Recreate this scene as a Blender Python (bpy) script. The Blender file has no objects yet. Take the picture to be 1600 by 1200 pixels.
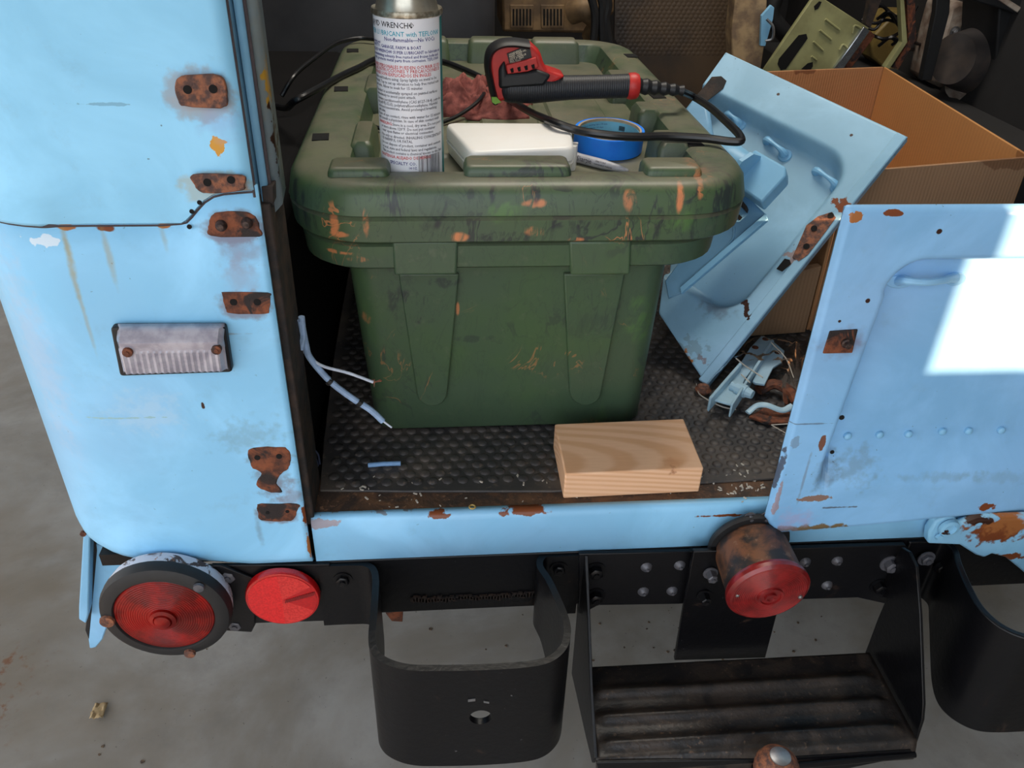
import bpy, bmesh, math, random
from mathutils import Vector, Matrix, noise
random.seed(7)
V = Vector
PI = math.pi
SC = bpy.context.scene
# ------------------------------------------------------------------ camera
F = 1290.0
_d = V((-62, -1976, -F)).normalized()
_z = -_d
_x = V((15000, 277, -F)); _x = (_x - _z * _x.dot(_z)).normalized()
_y = _z.cross(_x)
R = Matrix((_x, _y, _z))            # camera -> world
CAM = V((0, 0, 1.28))
cam_data = bpy.data.cameras.new('camera')
cam = bpy.data.objects.new('camera', cam_data)
SC.collection.objects.link(cam)
cam.matrix_world = Matrix.Translation(CAM) @ R.to_4x4()
cam_data.sensor_width = 36
cam_data.lens = F / 1600 * 36
cam_data.clip_start = 0.02
cam_data.clip_end = 200
SC.camera = cam
# ------------------------------------------------------------------ world, sun, exposure
w = bpy.data.worlds.new('World'); SC.world = w; w.use_nodes = True
wn = w.node_tree; wn.nodes.clear()
wo = wn.nodes.new('ShaderNodeOutputWorld'); wb = wn.nodes.new('ShaderNodeBackground')
tc = wn.nodes.new('ShaderNodeTexCoord'); sx = wn.nodes.new('ShaderNodeSeparateXYZ')
cr = wn.nodes.new('ShaderNodeValToRGB')
cr.color_ramp.elements[0].position = 0.0; cr.color_ramp.elements[0].color = (.30, .29, .27, 1)
cr.color_ramp.elements[1].position = 1.0; cr.color_ramp.elements[1].color = (.62, .78, 1, 1)
e = cr.color_ramp.elements.new(.49); e.color = (.34, .33, .31, 1)
e = cr.color_ramp.elements.new(.53); e.color = (.95, .98, 1, 1)
mr = wn.nodes.new('ShaderNodeMapRange'); mr.inputs[1].default_value = -1
wn.links.new(tc.outputs['Generated'], sx.inputs[0]); wn.links.new(sx.outputs[2], mr.inputs[0])
wn.links.new(mr.outputs[0], cr.inputs[0]); wn.links.new(cr.outputs[0], wb.inputs[0])
wb.inputs[1].default_value = 2.6
wn.links.new(wb.outputs[0], wo.inputs[0])
SUN_AZ, SUN_EL = math.radians(40), math.radians(19)
SUN_DIR = V((-math.sin(SUN_AZ) * math.cos(SUN_EL), math.cos(SUN_AZ) * math.cos(SUN_EL), -math.sin(SUN_EL)))
sd = bpy.data.lights.new('sun', 'SUN'); sd.energy = 19; sd.angle = math.radians(.3); sd.color = (1, .68, .42)
so = bpy.data.objects.new('sun', sd); SC.collection.objects.link(so)
so.rotation_euler = SUN_DIR.to_track_quat('-Z', 'Y').to_euler(); so.location = (4, -5, 5)
# fill lamp added over the cargo bay to brighten the dim interior
ld = bpy.data.lights.new('fill_lamp', 'AREA'); ld.shape = 'RECTANGLE'; ld.size = 1.2; ld.size_y = .35; ld.energy = 26; ld.color = (1, .93, .82)
lo = bpy.data.objects.new('fill_lamp', ld); SC.collection.objects.link(lo); lo.location = (.35, 1.5, 2.66)
SC.view_settings.view_transform = 'Standard'
SC.view_settings.look = 'None'
SC.view_settings.gamma = 1
SC.view_settings.use_curve_mapping = False
SC.view_settings.exposure = 0.0

# ------------------------------------------------------------------ measuring helpers: points on real planes
def ray(px, py): return R @ V((px - 800, 600 - py, -F))
def PX(px, py, v): r = ray(px, py); return CAM + r * ((v - CAM.x) / r.x)
def PY(px, py, v): r = ray(px, py); return CAM + r * ((v - CAM.y) / r.y)
def PZ(px, py, v): r = ray(px, py); return CAM + r * ((v - CAM.z) / r.z)
def PP(px, py, o, n): r = ray(px, py); return CAM + r * ((o - CAM).dot(n) / r.dot(n))

# ------------------------------------------------------------------ materials
def lin(c):
    return tuple((x / 12.92 if x <= .04045 else ((x + .055) / 1.055) ** 2.4) for x in [v / 255 for v in c]) + (1,)
class MB:
    def __init__(s, name):
        s.m = bpy.data.materials.new(name); s.m.use_nodes = True
        s.n = s.m.node_tree.nodes; s.l = s.m.node_tree.links
        s.b = s.n['Principled BSDF']; s.pos = s.n.new('ShaderNodeNewGeometry').outputs['Position']
    def noise(s, scale, detail=4, rough=.55, vec=None, dist=0):
        t = s.n.new('ShaderNodeTexNoise'); t.inputs['Scale'].default_value = scale
        t.inputs['Detail'].default_value = detail; t.inputs['Roughness'].default_value = rough
        t.inputs['Distortion'].default_value = dist
        s.l.new(vec or s.pos, t.inputs['Vector']); return t
    def ramp(s, v, a, b):
        r = s.n.new('ShaderNodeMapRange'); r.interpolation_type = 'SMOOTHSTEP'
        r.inputs[1].default_value = a; r.inputs[2].default_value = b
        s.l.new(v, r.inputs[0]); return r.outputs[0]
    def mul(s, a, b):
        r = s.n.new('ShaderNodeMath'); r.operation = 'MULTIPLY'; s.l.new(a, r.inputs[0])
        if isinstance(b, float): r.inputs[1].default_value = b
        else: s.l.new(b, r.inputs[1])
        return r.outputs[0]
    def mix(s, fac, a, b):
        x = s.n.new('ShaderNodeMix'); x.data_type = 'RGBA'
        if isinstance(fac, float): x.inputs[0].default_value = fac
        else: s.l.new(fac, x.inputs[0])
        for i, c in ((6, a), (7, b)):
            if isinstance(c, tuple): x.inputs[i].default_value = c
            else: s.l.new(c, x.inputs[i])
        return x.outputs[2]
    def mapping(s, loc=(0, 0, 0), rot=(0, 0, 0), scale=(1, 1, 1), kind='TEXTURE', vec=None):
        m = s.n.new('ShaderNodeMapping'); m.vector_type = kind
        m.inputs['Location'].default_value = loc; m.inputs['Rotation'].default_value = rot; m.inputs['Scale'].default_value = scale
        s.l.new(vec or s.pos, m.inputs['Vector']); return m.outputs[0]
    def blobmask(s, c, r, amp=.4, nscale=90, edge=.25):
        ns = s.noise(nscale, 3); sub = s.n.new('ShaderNodeMath'); sub.operation = 'SUBTRACT'
        s.l.new(ns.outputs[0], sub.inputs[0]); sub.inputs[1].default_value = .5
        mp = s.mapping(loc=c, scale=r); ln = s.n.new('ShaderNodeVectorMath'); ln.operation = 'LENGTH'
        s.l.new(mp, ln.inputs[0]); am = s.mul(sub.outputs[0], float(amp * 3))
        ad = s.n.new('ShaderNodeMath'); ad.operation = 'ADD'; s.l.new(ln.outputs['Value'], ad.inputs[0]); s.l.new(am, ad.inputs[1])
        return s.ramp(ad.outputs[0], 1.0, 1.0 - edge)
    def bump(s, h, strength=.3, dist=.002):
        b = s.n.new('ShaderNodeBump'); b.inputs['Strength'].default_value = strength; b.inputs['Distance'].default_value = dist
        s.l.new(h, b.inputs['Height']); s.l.new(b.outputs[0], s.b.inputs['Normal'])
    def done(s, col=None, rough=.5, metal=0., **k):
        if col is not None:
            if isinstance(col, tuple): s.b.inputs['Base Color'].default_value = col
            else: s.l.new(col, s.b.inputs['Base Color'])
        if isinstance(rough, float): s.b.inputs['Roughness'].default_value = rough
        else: s.l.new(rough, s.b.inputs['Roughness'])
        s.b.inputs['Metallic'].default_value = metal
        for kk, v in k.items(): s.b.inputs[kk.replace('_', ' ')].default_value = v
        return s.m
def simple(name, rgb, rough=.5, metal=0., var=.18, scale=60, bump=0., rgb2=None, **k):
    m = MB(name); n = m.noise(scale)
    c = lin(rgb); c2 = lin(rgb2) if rgb2 else tuple(x * (1 - var) for x in c[:3]) + (1,)
    col = m.mix(m.ramp(n.outputs[0], .35, .65), c, c2)
    if bump: m.bump(m.noise(scale * 3).outputs[0], bump)
    return m.done(col, rough, metal, **k)

RUST = lin((122, 66, 38)); RUSTD = lin((58, 34, 26)); RUSTO = lin((166, 106, 60)); STREAK = lin((158, 146, 92))
def paint(name, rgb=(132, 188, 228), blobs=(), rough=.38, specks=.5, dirt=.10):
    m = MB(name); base = lin(rgb)
    pale = tuple(min(1, x * 1.14 + .03) for x in base[:3]) + (1,)
    mauve = lin((150, 178, 214))
    n1 = m.noise(7, 5, .6, dist=.6); col = m.mix(m.ramp(n1.outputs[0], .40, .68), base, pale)
    n2 = m.noise(3.1, 3); col = m.mix(m.mul(m.ramp(n2.outputs[0], .5, .75), .35), col, mauve)
    n4 = m.noise(28, 6, .7); col = m.mix(m.mul(m.ramp(n4.outputs[0], .55, .8), float(dirt * 2)), col, lin((120, 150, 170)))
    if specks:
        n3 = m.noise(210, 2, .5); n5 = m.noise(11, 2)
        sp = m.mul(m.ramp(n3.outputs[0], .735, .765), m.ramp(n5.outputs[0], .5, .62))
        col = m.mix(m.mul(sp, float(specks)), col, RUSTD)
    for bl in blobs:
        c, r, color = bl[0], bl[1], bl[2]; o = bl[3] if len(bl) > 3 else {}
        st = o.pop('s', 1.0) if isinstance(o, dict) else 1.0
        mk = m.blobmask(tuple(c), r, **o); col = m.mix(m.mul(mk, float(st)), col, color)
    n6 = m.noise(9, 3)
    m.bump(m.noise(16, 4).outputs[0], .10, .004)
    return m.done(col, rough, 0., Specular_IOR_Level=.35)

M = {}
M['blue'] = paint('blue_paint')
M['blue_clean'] = paint('blue_paint_clean', (128, 184, 220), specks=.2)
def rustmat():
    m = MB('rusted_steel'); n = m.noise(90, 6, .65); n2 = m.noise(30, 4, .6, dist=1)
    c = m.mix(m.ramp(n.outputs[0], .35, .65), lin((70, 38, 26)), lin((128, 70, 42)))
    c = m.mix(m.ramp(n2.outputs[0], .5, .62), c, lin((34, 26, 26)))
    m.bump(n.outputs[0], .6, .003); return m.done(c, .75)
M['rust'] = rustmat()
M['rust_light'] = simple('light_rust', (142, 88, 60), .7, rgb2=(72, 50, 46), scale=140, bump=.5)
def black_paint(name, rust=.35, rough=.42, base=(22, 22, 25)):
    m = MB(name); n = m.noise(24, 6, .7, dist=.5); n2 = m.noise(130, 4)
    c = m.mix(m.ramp(n.outputs[0], .62, .78), lin(base), lin((62, 46, 38)))
    c = m.mix(m.mul(m.ramp(n2.outputs[0], .72, .78), .5), c, lin((120, 118, 120)))
    m.bump(n2.outputs[0], .25, .0015)
    return m.done(c, rough, 0., Specular_IOR_Level=.32)
M['black'] = black_paint('black_steel_paint', base=(13, 13, 16))
M['black_shiny'] = black_paint('black_gloss_steel', rough=.34, base=(10, 10, 13))
def tread_mat():
    m = MB('worn_tread'); n = m.noise(18, 6, .7, dist=.8); n2 = m.noise(160, 4)
    c = m.mix(m.ramp(n.outputs[0], .38, .66), lin((24, 23, 24)), lin((58, 49, 43)))
    c = m.mix(m.mul(m.ramp(n2.outputs[0], .62, .72), .45), c, lin((120, 96, 76)))
    m.bump(n2.outputs[0], .5, .0015); return m.done(c, .42)
M['tread'] = tread_mat()
M['jamb'] = simple('dark_jamb', (58, 44, 36), .8, rgb2=(28, 26, 26), scale=50, bump=.4)
M['dark'] = simple('dark_interior', (38, 37, 38), .8, scale=12)
M['well'] = simple('black_well', (20, 19, 20), .85, scale=12, Specular_IOR_Level=.15)
M['vinyl'] = simple('dark_vinyl', (48, 48, 52), .6, scale=9, rgb2=(62, 62, 66))
def concrete():
    m = MB('concrete'); n = m.noise(2.2, 6, .6, dist=.4); n2 = m.noise(14, 6, .65); n3 = m.noise(130, 2)
    c = m.mix(m.ramp(n.outputs[0], .38, .66), lin((132, 125, 115)), lin((162, 159, 154)))
    c = m.mix(m.mul(m.ramp(n2.outputs[0], .45, .75), .45), c, lin((120, 116, 111)))
    c = m.mix(m.mul(m.ramp(n3.outputs[0], .70, .745), .5), c, lin((60, 52, 46)))
    mk = m.blobmask((-1.0, 1.0, 0), (.55, .75, 1), .5, 6, .9); c = m.mix(m.mul(mk, .55), c, lin((116, 100, 78)))
    n5 = m.noise(55, 3)
    mk = m.blobmask((-.85, .95, 0), (.14, .2, 1), .7, 20, .6); c = m.mix(m.mul(mk, m.ramp(n5.outputs[0], .5, .7)), c, lin((120, 76, 46)))
    mk = m.blobmask((.13, .93, 0), (.05, .07, 1), .5, 30, .5); c = m.mix(m.mul(mk, .6), c, lin((84, 74, 66)))
    # hairline crack
    cv = m.noise(2.0, 2, dist=.5)
    sub = m.n.new('ShaderNodeMath'); sub.operation = 'SUBTRACT'; m.l.new(cv.outputs[0], sub.inputs[0]); sub.inputs[1].default_value = .5
    ab = m.n.new('ShaderNodeMath'); ab.operation = 'ABSOLUTE'; m.l.new(sub.outputs[0], ab.inputs[0])
    m.bump(n2.outputs[0], .2, .003)
    return m.done(c, .62)
M['concrete'] = concrete()
M['plaster'] = simple('garage_plaster', (205, 200, 190), .9, scale=3)

# ------------------------------------------------------------------ mesh helpers
def link(o): SC.collection.objects.link(o)
def smooth_mesh(me, ang=35):
    for p in me.polygons: p.use_smooth = True
    try: me.set_sharp_from_angle(angle=math.radians(ang))
    except Exception: pass
class G:
    """collects geometry in world coordinates"""
    def __init__(s): s.v = []; s.f = []
    def add(s, vs, fs):
        b = len(s.v); s.v += [V(v) for v in vs]; s.f += [tuple(i + b for i in f) for f in fs]; return s
    def box(s, a, b):
        x0, y0, z0 = a; x1, y1, z1 = b
        return s.add([(x0, y0, z0), (x1, y0, z0), (x1, y1, z0), (x0, y1, z0), (x0, y0, z1), (x1, y0, z1), (x1, y1, z1), (x0, y1, z1)],
                     [(0, 3, 2, 1), (4, 5, 6, 7), (0, 1, 5, 4), (1, 2, 6, 5), (2, 3, 7, 6), (3, 0, 4, 7)])
    def obox(s, c, ax, ay, az):
        c, ax, ay, az = V(c), V(ax), V(ay), V(az)
        vs = [c + i * ax + j * ay + k * az for k in (-1, 1) for (i, j) in ((-1, -1), (1, -1), (1, 1), (-1, 1))]
        return s.add(vs, [(0, 3, 2, 1), (4, 5, 6, 7), (0, 1, 5, 4), (1, 2, 6, 5), (2, 3, 7, 6), (3, 0, 4, 7)])
    def prism(s, pts, d):
        d = V(d); n = len(pts); p = [V(q) for q in pts]
        return s.add(p + [q + d for q in p], [tuple(range(n))[::-1], tuple(range(n, 2 * n))] + [(i, (i + 1) % n, n + (i + 1) % n, n + i) for i in range(n)])
    def tube(s, pts, r, seg=10, cap=True, flat=None):
        pts = [V(p) for p in pts]; n = len(pts); rings = []
        t0 = (pts[1] - pts[0]).normalized()
        up = V((0, 0, 1)) if abs(t0.z) < .9 else V((1, 0, 0))
        if flat: up = V(flat)
        a = t0.cross(up).normalized()
        for i, p in enumerate(pts):
            t = (pts[min(i + 1, n - 1)] - pts[max(i - 1, 0)]).normalized()
            a = (a - t * a.dot(t)).normalized(); b = t.cross(a)
            rr = r[i] if isinstance(r, (list, tuple)) else r
            ra, rb = (rr if isinstance(rr, tuple) else (rr, rr))
            rings.append([p + a * ra * math.cos(2 * PI * k / seg) + b * rb * math.sin(2 * PI * k / seg) for k in range(seg)])
        vs = [q for rg in rings for q in rg]
        fs = [(i * seg + k, i * seg + (k + 1) % seg, (i + 1) * seg + (k + 1) % seg, (i + 1) * seg + k) for i in range(n - 1) for k in range(seg)]
        if cap: fs += [tuple(range(seg))[::-1], tuple((n - 1) * seg + k for k in range(seg))]
        return s.add(vs, fs)
    def lathe(s, prof, c, axis, seg=32):
        """prof: (radius, distance along axis)"""
        c = V(c); ax = V(axis).normalized(); u = ax.orthogonal().normalized(); v = ax.cross(u); vs = []; fs = []; n = len(prof)
        for (r, h) in prof:
            vs += [c + ax * h + (u * math.cos(2 * PI * k / seg) + v * math.sin(2 * PI * k / seg)) * max(r, 1e-5) for k in range(seg)]
        for i in range(n - 1):
            for k in range(seg): fs.append((i * seg + k, i * seg + (k + 1) % seg, (i + 1) * seg + (k + 1) % seg, (i + 1) * seg + k))
        fs += [tuple(range(seg))[::-1], tuple((n - 1) * seg + k for k in range(seg))]
        return s.add(vs, fs)
    def grid(s, nu, nv, fn):
        vs = [fn(i / nu, j / nv) for j in range(nv + 1) for i in range(nu + 1)]
        fs = [(j * (nu + 1) + i, j * (nu + 1) + i + 1, (j + 1) * (nu + 1) + i + 1, (j + 1) * (nu + 1) + i) for j in range(nv) for i in range(nu)]
        return s.add(vs, fs)
    def loft(s, rings, cap=True):
        n = len(rings[0]); vs = [q for r in rings for q in r]
        fs = [(i * n + k, i * n + (k + 1) % n, (i + 1) * n + (k + 1) % n, (i + 1) * n + k) for i in range(len(rings) - 1) for k in range(n)]
        if cap: fs += [tuple(range(n))[::-1], tuple((len(rings) - 1) * n + k for k in range(n))]
        return s.add(vs, fs)
    def hexbolt(s, c, d, r=.008, h=.006):
        d = V(d).normalized(); s.lathe([(r * 1.45, 0), (r * 1.45, .0015)], c, d, 16)
        return s.lathe([(r, .0015), (r, h), (r * .8, h + .001)], c, d, 6).lathe([(r * .45, h), (r * .45, h + .003)], c, d, 8)
def rootloc(o):
    while o.parent: o = o.parent
    return V(o.location)
def thing(name, label, cat, loc=(0, 0, 0), group=None):
    o = bpy.data.objects.new(name, None); o.empty_display_size = .05; link(o); o.location = loc
    o['label'] = label; o['category'] = cat
    if group: o['group'] = group
    return o
def obj(name, g, m, parent=None, label=None, cat=None, group=None, kind=None, bevel=0, bseg=2, ang=35, solid=0, sub=0, base=None, soff=-1):
    me = bpy.data.meshes.new(name)
    if parent: off = rootloc(parent)
    else:
        if base is not None: off = V(base)
        else:
            xs = [v.x for v in g.v]; ys = [v.y for v in g.v]; zs = [v.z for v in g.v]
            off = V(((min(xs) + max(xs)) / 2, (min(ys) + max(ys)) / 2, min(zs)))
    me.from_pydata([tuple(v - off) for v in g.v], [], g.f); me.validate()
    bm = bmesh.new(); bm.from_mesh(me); bmesh.ops.recalc_face_normals(bm, faces=bm.faces); bm.to_mesh(me); bm.free()
    me.materials.append(M[m] if isinstance(m, str) else m)
    o = bpy.data.objects.new(name, me); link(o)
    if parent: o.parent = parent
    else: o.location = off
    smooth_mesh(me, ang)
    if solid: md = o.modifiers.new('s', 'SOLIDIFY'); md.thickness = solid; md.offset = soff
    if bevel:
        md = o.modifiers.new('b', 'BEVEL'); md.width = bevel; md.segments = bseg; md.limit_method = 'ANGLE'; md.angle_limit = math.radians(40)
    if sub: md = o.modifiers.new('u', 'SUBSURF'); md.levels = sub; md.render_levels = sub
    if label: o['label'] = label
    if cat: o['category'] = cat
    if group: o['group'] = group
    if kind: o['kind'] = kind
    return o
def cat(pts, n=8):
    """catmull-rom"""
    p = [V(q) for q in pts]; p = [p[0] * 2 - p[1]] + p + [p[-1] * 2 - p[-2]]; out = []
    for i in range(1, len(p) - 2):
        for k in range(n):
            t = k / n; a, b, c, d = p[i - 1], p[i], p[i + 1], p[i + 2]
            out.append(.5 * ((2 * b) + (c - a) * t + (2 * a - 5 * b + 4 * c - d) * t * t + (3 * b - a - 3 * c + d) * t ** 3))
    out.append(p[-2]); return out
def rrect(cx, cy, hx, hy, r, z, n=6):
    out = []; r = min(r, hx - 1e-4, hy - 1e-4)
    for (sx_, sy_, a0) in ((1, 1, 0), (-1, 1, 90), (-1, -1, 180), (1, -1, 270)):
        for k in range(n + 1):
            a = math.radians(a0 + 90 * k / n)
            out.append(V((cx + sx_ * (hx - r) + r * math.cos(a), cy + sy_ * (hy - r) + r * math.sin(a), z)))
    return out
def sdf(x, y, cx, cy, hx, hy, r):
    qx, qy = abs(x - cx) - hx + r, abs(y - cy) - hy + r
    return math.hypot(max(qx, 0), max(qy, 0)) + min(max(qx, qy), 0) - r
def ss(a, b, x):
    t = max(0, min(1, (x - a) / (b - a))); return t * t * (3 - 2 * t)
def text(s, size, m, parent, fn, name='lettering', res=1, label=None, squash=1.0, align='LEFT', bold=0):
    c = bpy.data.curves.new('t', 'FONT'); c.body = s; c.size = size; c.resolution_u = res; c.align_x = align; c.offset = bold
    t = bpy.data.objects.new('t', c); link(t)
    dg = bpy.context.evaluated_depsgraph_get(); me = bpy.data.meshes.new_from_object(t.evaluated_get(dg))
    bpy.data.objects.remove(t); off = rootloc(parent)
    for v in me.vertices: v.co = fn(v.co.x * squash, v.co.y) - off
    me.materials.clear(); me.materials.append(M[m]); me.name = name
    o = bpy.data.objects.new(name, me); link(o); o.parent = parent
    if label: o['label'] = label
    return o

# ================================================================== SETTING
obj('floor', G().box((-7, -6, -.1), (7, 9, 0)), 'concrete', kind='structure')
obj('ceiling', G().box((-4.5, -1.35, 2.75), (5.2, 8, 2.9)), 'plaster', kind='structure')
obj('wall_front', G().box((-4.5, 6.5, 0), (5.2, 6.65, 2.75)), 'plaster', kind='structure')
obj('wall_right', G().box((4.0, -1.35, 0), (4.15, 6.5, 2.75)), 'plaster', kind='structure')
fx = thing('fill_lamp_fixture', 'long white fill lamp added under the ceiling to brighten the vehicle interior', 'lamp', (.35, 1.5, 2.68))  # added fixture that carries the unseen fill lamp
obj('fill_lamp_body', G().box((-.27, 1.30, 2.68), (.97, 1.70, 2.748)), 'plaster', fx, bevel=.01)
# unseen wall added behind the viewer to block the sun, opening shaped for its patch
WY = -1.35
def sunback(p):
    t = (WY - p.y) / SUN_DIR.y; return p + SUN_DIR * t
w0 = sunback(PY(1450, 580, .722)); w1 = sunback(PY(1700, 325, .705)); wtop = sunback(PY(1512, 318, .705))
wx0, wx1, wz0, wz1 = w0.x, w0.x + .75, w0.z, wtop.z + .012
g = G().box((.75, WY - .02, 0), (wx0, WY, 2.9)).box((wx1, WY - .02, 0), (6.5, WY, 2.9)).box((wx0, WY - .02, 0), (wx1, WY, wz0)).box((wx0, WY - .02, wz1), (wx1, WY, 2.9))
obj('sun_blocker_wall', g, 'plaster', kind='structure')
print('window', wx0, wx1, wz0, wz1)

# small litter on the concrete
M['litter'] = simple('dry_leaf', (176, 150, 110), .8, scale=200)
for i, (px, py) in enumerate([(155, 1112), (345, 990), (330, 935)][:1]):
    c = PZ(px, py, .003); g = G()
    g.grid(6, 6, lambda u, v: c + V(((u - .5) * .022, (v - .5) * .03, .004 + .006 * noise.noise(V((u * 4, v * 4, i))))))
    obj('dry_leaf', g, 'litter', label='small crumpled tan leaf lying alone on the grey concrete', cat='leaf', solid=.0008)
g = G(); rng = random.Random(3)
for k in range(150):
    a = rng.random()
    if a < .6: c = V((rng.uniform(-.05, .75), rng.uniform(.80, 1.25), 0))
    elif a < .8: c = V((rng.gauss(.08, .05), rng.gauss(.9, .05), 0))
    else: c = V((rng.uniform(-1.3, .6), rng.uniform(.4, 1.4), 0))
    r = rng.uniform(.001, .0035); pts = [c + V((r * rng.uniform(.6, 1.3) * math.cos(t * PI / 3), r * rng.uniform(.6, 1.3) * math.sin(t * PI / 3), 0)) for t in range(6)]
    g.prism(pts, (0, 0, r * .5))
M['grit'] = simple('grit', (58, 46, 40), .8, scale=200, rgb2=(110, 90, 70))
obj('grit', g, 'grit', label='dark grit scattered on the concrete behind the bumper', cat='debris', kind='stuff')

# ================================================================== VEHICLE
BED = .62
veh = thing('off_road_vehicle', 'faded pale blue off-road vehicle with an open rear, rust spots and a black bumper', 'vehicle', (0, 1.6, 0))
RY = .73
def px3(px, py, y=RY): return tuple(PY(px, py, y))
# --- paint with individual wear and a painted mount shadow for the left quarter
bl = []
for (x, y, rx, rz, col, o) in [
    (105, 352, .010, .004, RUSTO, {}), (168, 354, .009, .004, RUST, {}), (258, 350, .006, .003, RUSTO, {}),
    (108, 385, .0045, .04, STREAK, dict(amp=.3, edge=.9, s=.75)), (120, 440, .004, .05, STREAK, dict(amp=.3, edge=.9, s=.6)), (138, 500, .003, .05, STREAK, dict(amp=.3, edge=.9, s=.4)), (172, 395, .0045, .045, STREAK, dict(amp=.3, edge=.9, s=.5)), (258, 370, .004, .02, STREAK, dict(amp=.3, edge=.9, s=.35)), (50, 560, .03, .16, lin((170, 196, 224)), dict(amp=.6, edge=.95, s=.5)), (230, 640, .05, .03, lin((170, 208, 236)), dict(amp=.9, edge=.9, s=.6)),
    (366, 352, .034, .020, lin((110, 84, 84)), dict(amp=.25, edge=.35, s=.6)), (385, 475, .032, .018, lin((120, 84, 76)), dict(amp=.25, edge=.35, s=.6)), (422, 716, .030, .018, lin((110, 84, 80)), dict(amp=.4, edge=.5, s=.6)), (434, 801, .029, .015, lin((120, 76, 60)), dict(amp=.25, edge=.35, s=.6)),
    (375, 385, .030, .028, lin((120, 110, 130)), dict(amp=.5, edge=.9, s=.5)), (378, 430, .02, .03, lin((150, 140, 160)), dict(amp=.5, edge=.9, s=.35)),  # shadow area below the domed mount, painted into the colour
    (430, 745, .028, .042, lin((110, 110, 120)), dict(amp=.6, edge=.8, s=.6)), (395, 680, .05, .03, lin((110, 140, 150)), dict(amp=.7, edge=.9, s=.4)),
    (455, 770, .02, .03, lin((130, 120, 130)), dict(amp=.6, edge=.8, s=.6)), (405, 820, .005, .035, lin((110, 130, 145)), dict(amp=.4, edge=.9, s=.5)),
    (418, 316, .004, .006, RUSTO, {}), (478, 800, .005, .02, RUST, dict(amp=.6)), (484, 850, .003, .02, RUSTO, dict(amp=.6)),
    (290, 520, .07, .002, RUST, dict(amp=.3, s=.4)), (250, 874, .02, .002, RUST, dict(amp=.9)), (70, 375, .018, .005, (.8, .85, .9, 1), dict(amp=1., s=.7)),
    (318, 630, .002, .004, RUSTD, dict(amp=.8)), (190, 650, .035, .0012, lin((150, 190, 200)), dict(amp=1.2))]:
    bl.append((px3(x, y), (rx, .1, rz), col, o))
M['blue_quarter'] = paint('blue_paint_quarter', (136, 198, 236), bl)
bl = []
for (x, y, rx, rz, col, o) in [
    (338, 223, .007, .0095, lin((205, 150, 60)), dict(amp=.8, edge=.1)), (312, 160, .026, .012, lin((180, 190, 200)), dict(amp=.5, edge=.8, s=.6)),
    (385, 290, .006, .01, RUSTO, dict(amp=.5, edge=.6, s=.7)), (170, 160, .03, .0012, lin((90, 130, 150)), dict(amp=1.5, s=.5)), (255, 193, .0008, .0008, RUSTD, dict(s=.6)),
    (235, 245, .0012, .0008, RUSTD, dict(s=.6)), (314, 146, .034, .026, lin((150, 130, 120)), dict(amp=.25, edge=.3, s=.55)), (342, 290, .036, .018, lin((170, 160, 120)), dict(amp=.25, edge=.3, s=.5)), (345, 190, .025, .02, lin((140, 160, 210)), dict(amp=.5, edge=.9, s=.3))]:
    bl.append((px3(x, y), (rx, .1, rz), col, o))
M['blue_upper'] = paint('blue_paint_upper', (138, 202, 238), bl)

# plan path of the rounded rear corner (x, y, outward normal)
def plan(off):
    r = .12 + off; cx, cy = -.339, .85; P = []
    for k in range(13):
        a = math.radians(-90 - 90 * k / 12); P.append(V((cx + r * math.cos(a), cy + r * math.sin(a), 0)))
    P.append(V((cx - r, 1.3, 0))); P.append(V((cx - r, 2.1, 0)))
    return P
def lower_skin(u, v):
    pass
# lower quarter: stations along the path, columns in z with rolled bottom
g = G(); st = []
ztop_r = PY(400, 304, RY).z
xs_flat = [-.161, -.168, -.18, -.19, -.20, -.21, -.215, -.22, -.225, -.23, -.235, -.27, -.30, -.339]
SEAM = [PY(px, py, RY - .003) for px, py in [(284, 349), (292, 347), (300, 339), (309, 328), (320, 316), (334, 307), (350, 303), (372, 301), (397, 299)]]
def seam_z(x):
    if x <= SEAM[0].x: return .984
    for a, b in zip(SEAM, SEAM[1:]):
        if x <= b.x: return a.z + (b.z - a.z) * (x - a.x) / (b.x - a.x)
    return SEAM[-1].z
SEAMX = [p.x for p in SEAM]
SEAMX = SEAMX
def top_of(x):      # the upper outline with its stepped notch
    return min(ztop_r, seam_z(x) + .004)
cols = []
zs = [0, .004, .012, .022, .035, .06, .1, .2, .3, .36]
def rollin(h, r): return r - math.sqrt(max(0, r * r - (r - h) ** 2)) if h < r else 0
for x in xs_flat:
    top = top_of(x) + .01; col = []
    for h in zs + [1]:
        z = .553 + h if h != 1 else top
        rr = .010 + .022 * ss(-.22, -.339, x)
        col.append(V((x, RY + rollin(h, rr) if h < rr else RY, z)))
    cols.append(col)
P0 = plan(0); cen = V((-.339, .85, 0))
for i, p in enumerate(P0[1:]):
    d = (V((-.339, max(p.y, .85), 0)) - p).normalized() if p.y <= .85 else V((1, 0, 0)); col = []
    for h in zs + [1]:
        z = .553 + h if h != 1 else .998
        rr = .032; q = p + d * (rollin(h, rr) if h < rr else 0)
        col.append(V((q.x, q.y, z)))
    cols.append(col)
nz = len(zs) + 1
g.add([q for c in cols for q in c], [(i * nz + k, (i + 1) * nz + k, (i + 1) * nz + k + 1, i * nz + k + 1) for i in range(len(cols) - 1) for k in range(nz - 1)])
quarter = obj('quarter_panel', g, 'blue_quarter', veh, ang=50, solid=.004, soff=1)
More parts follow.
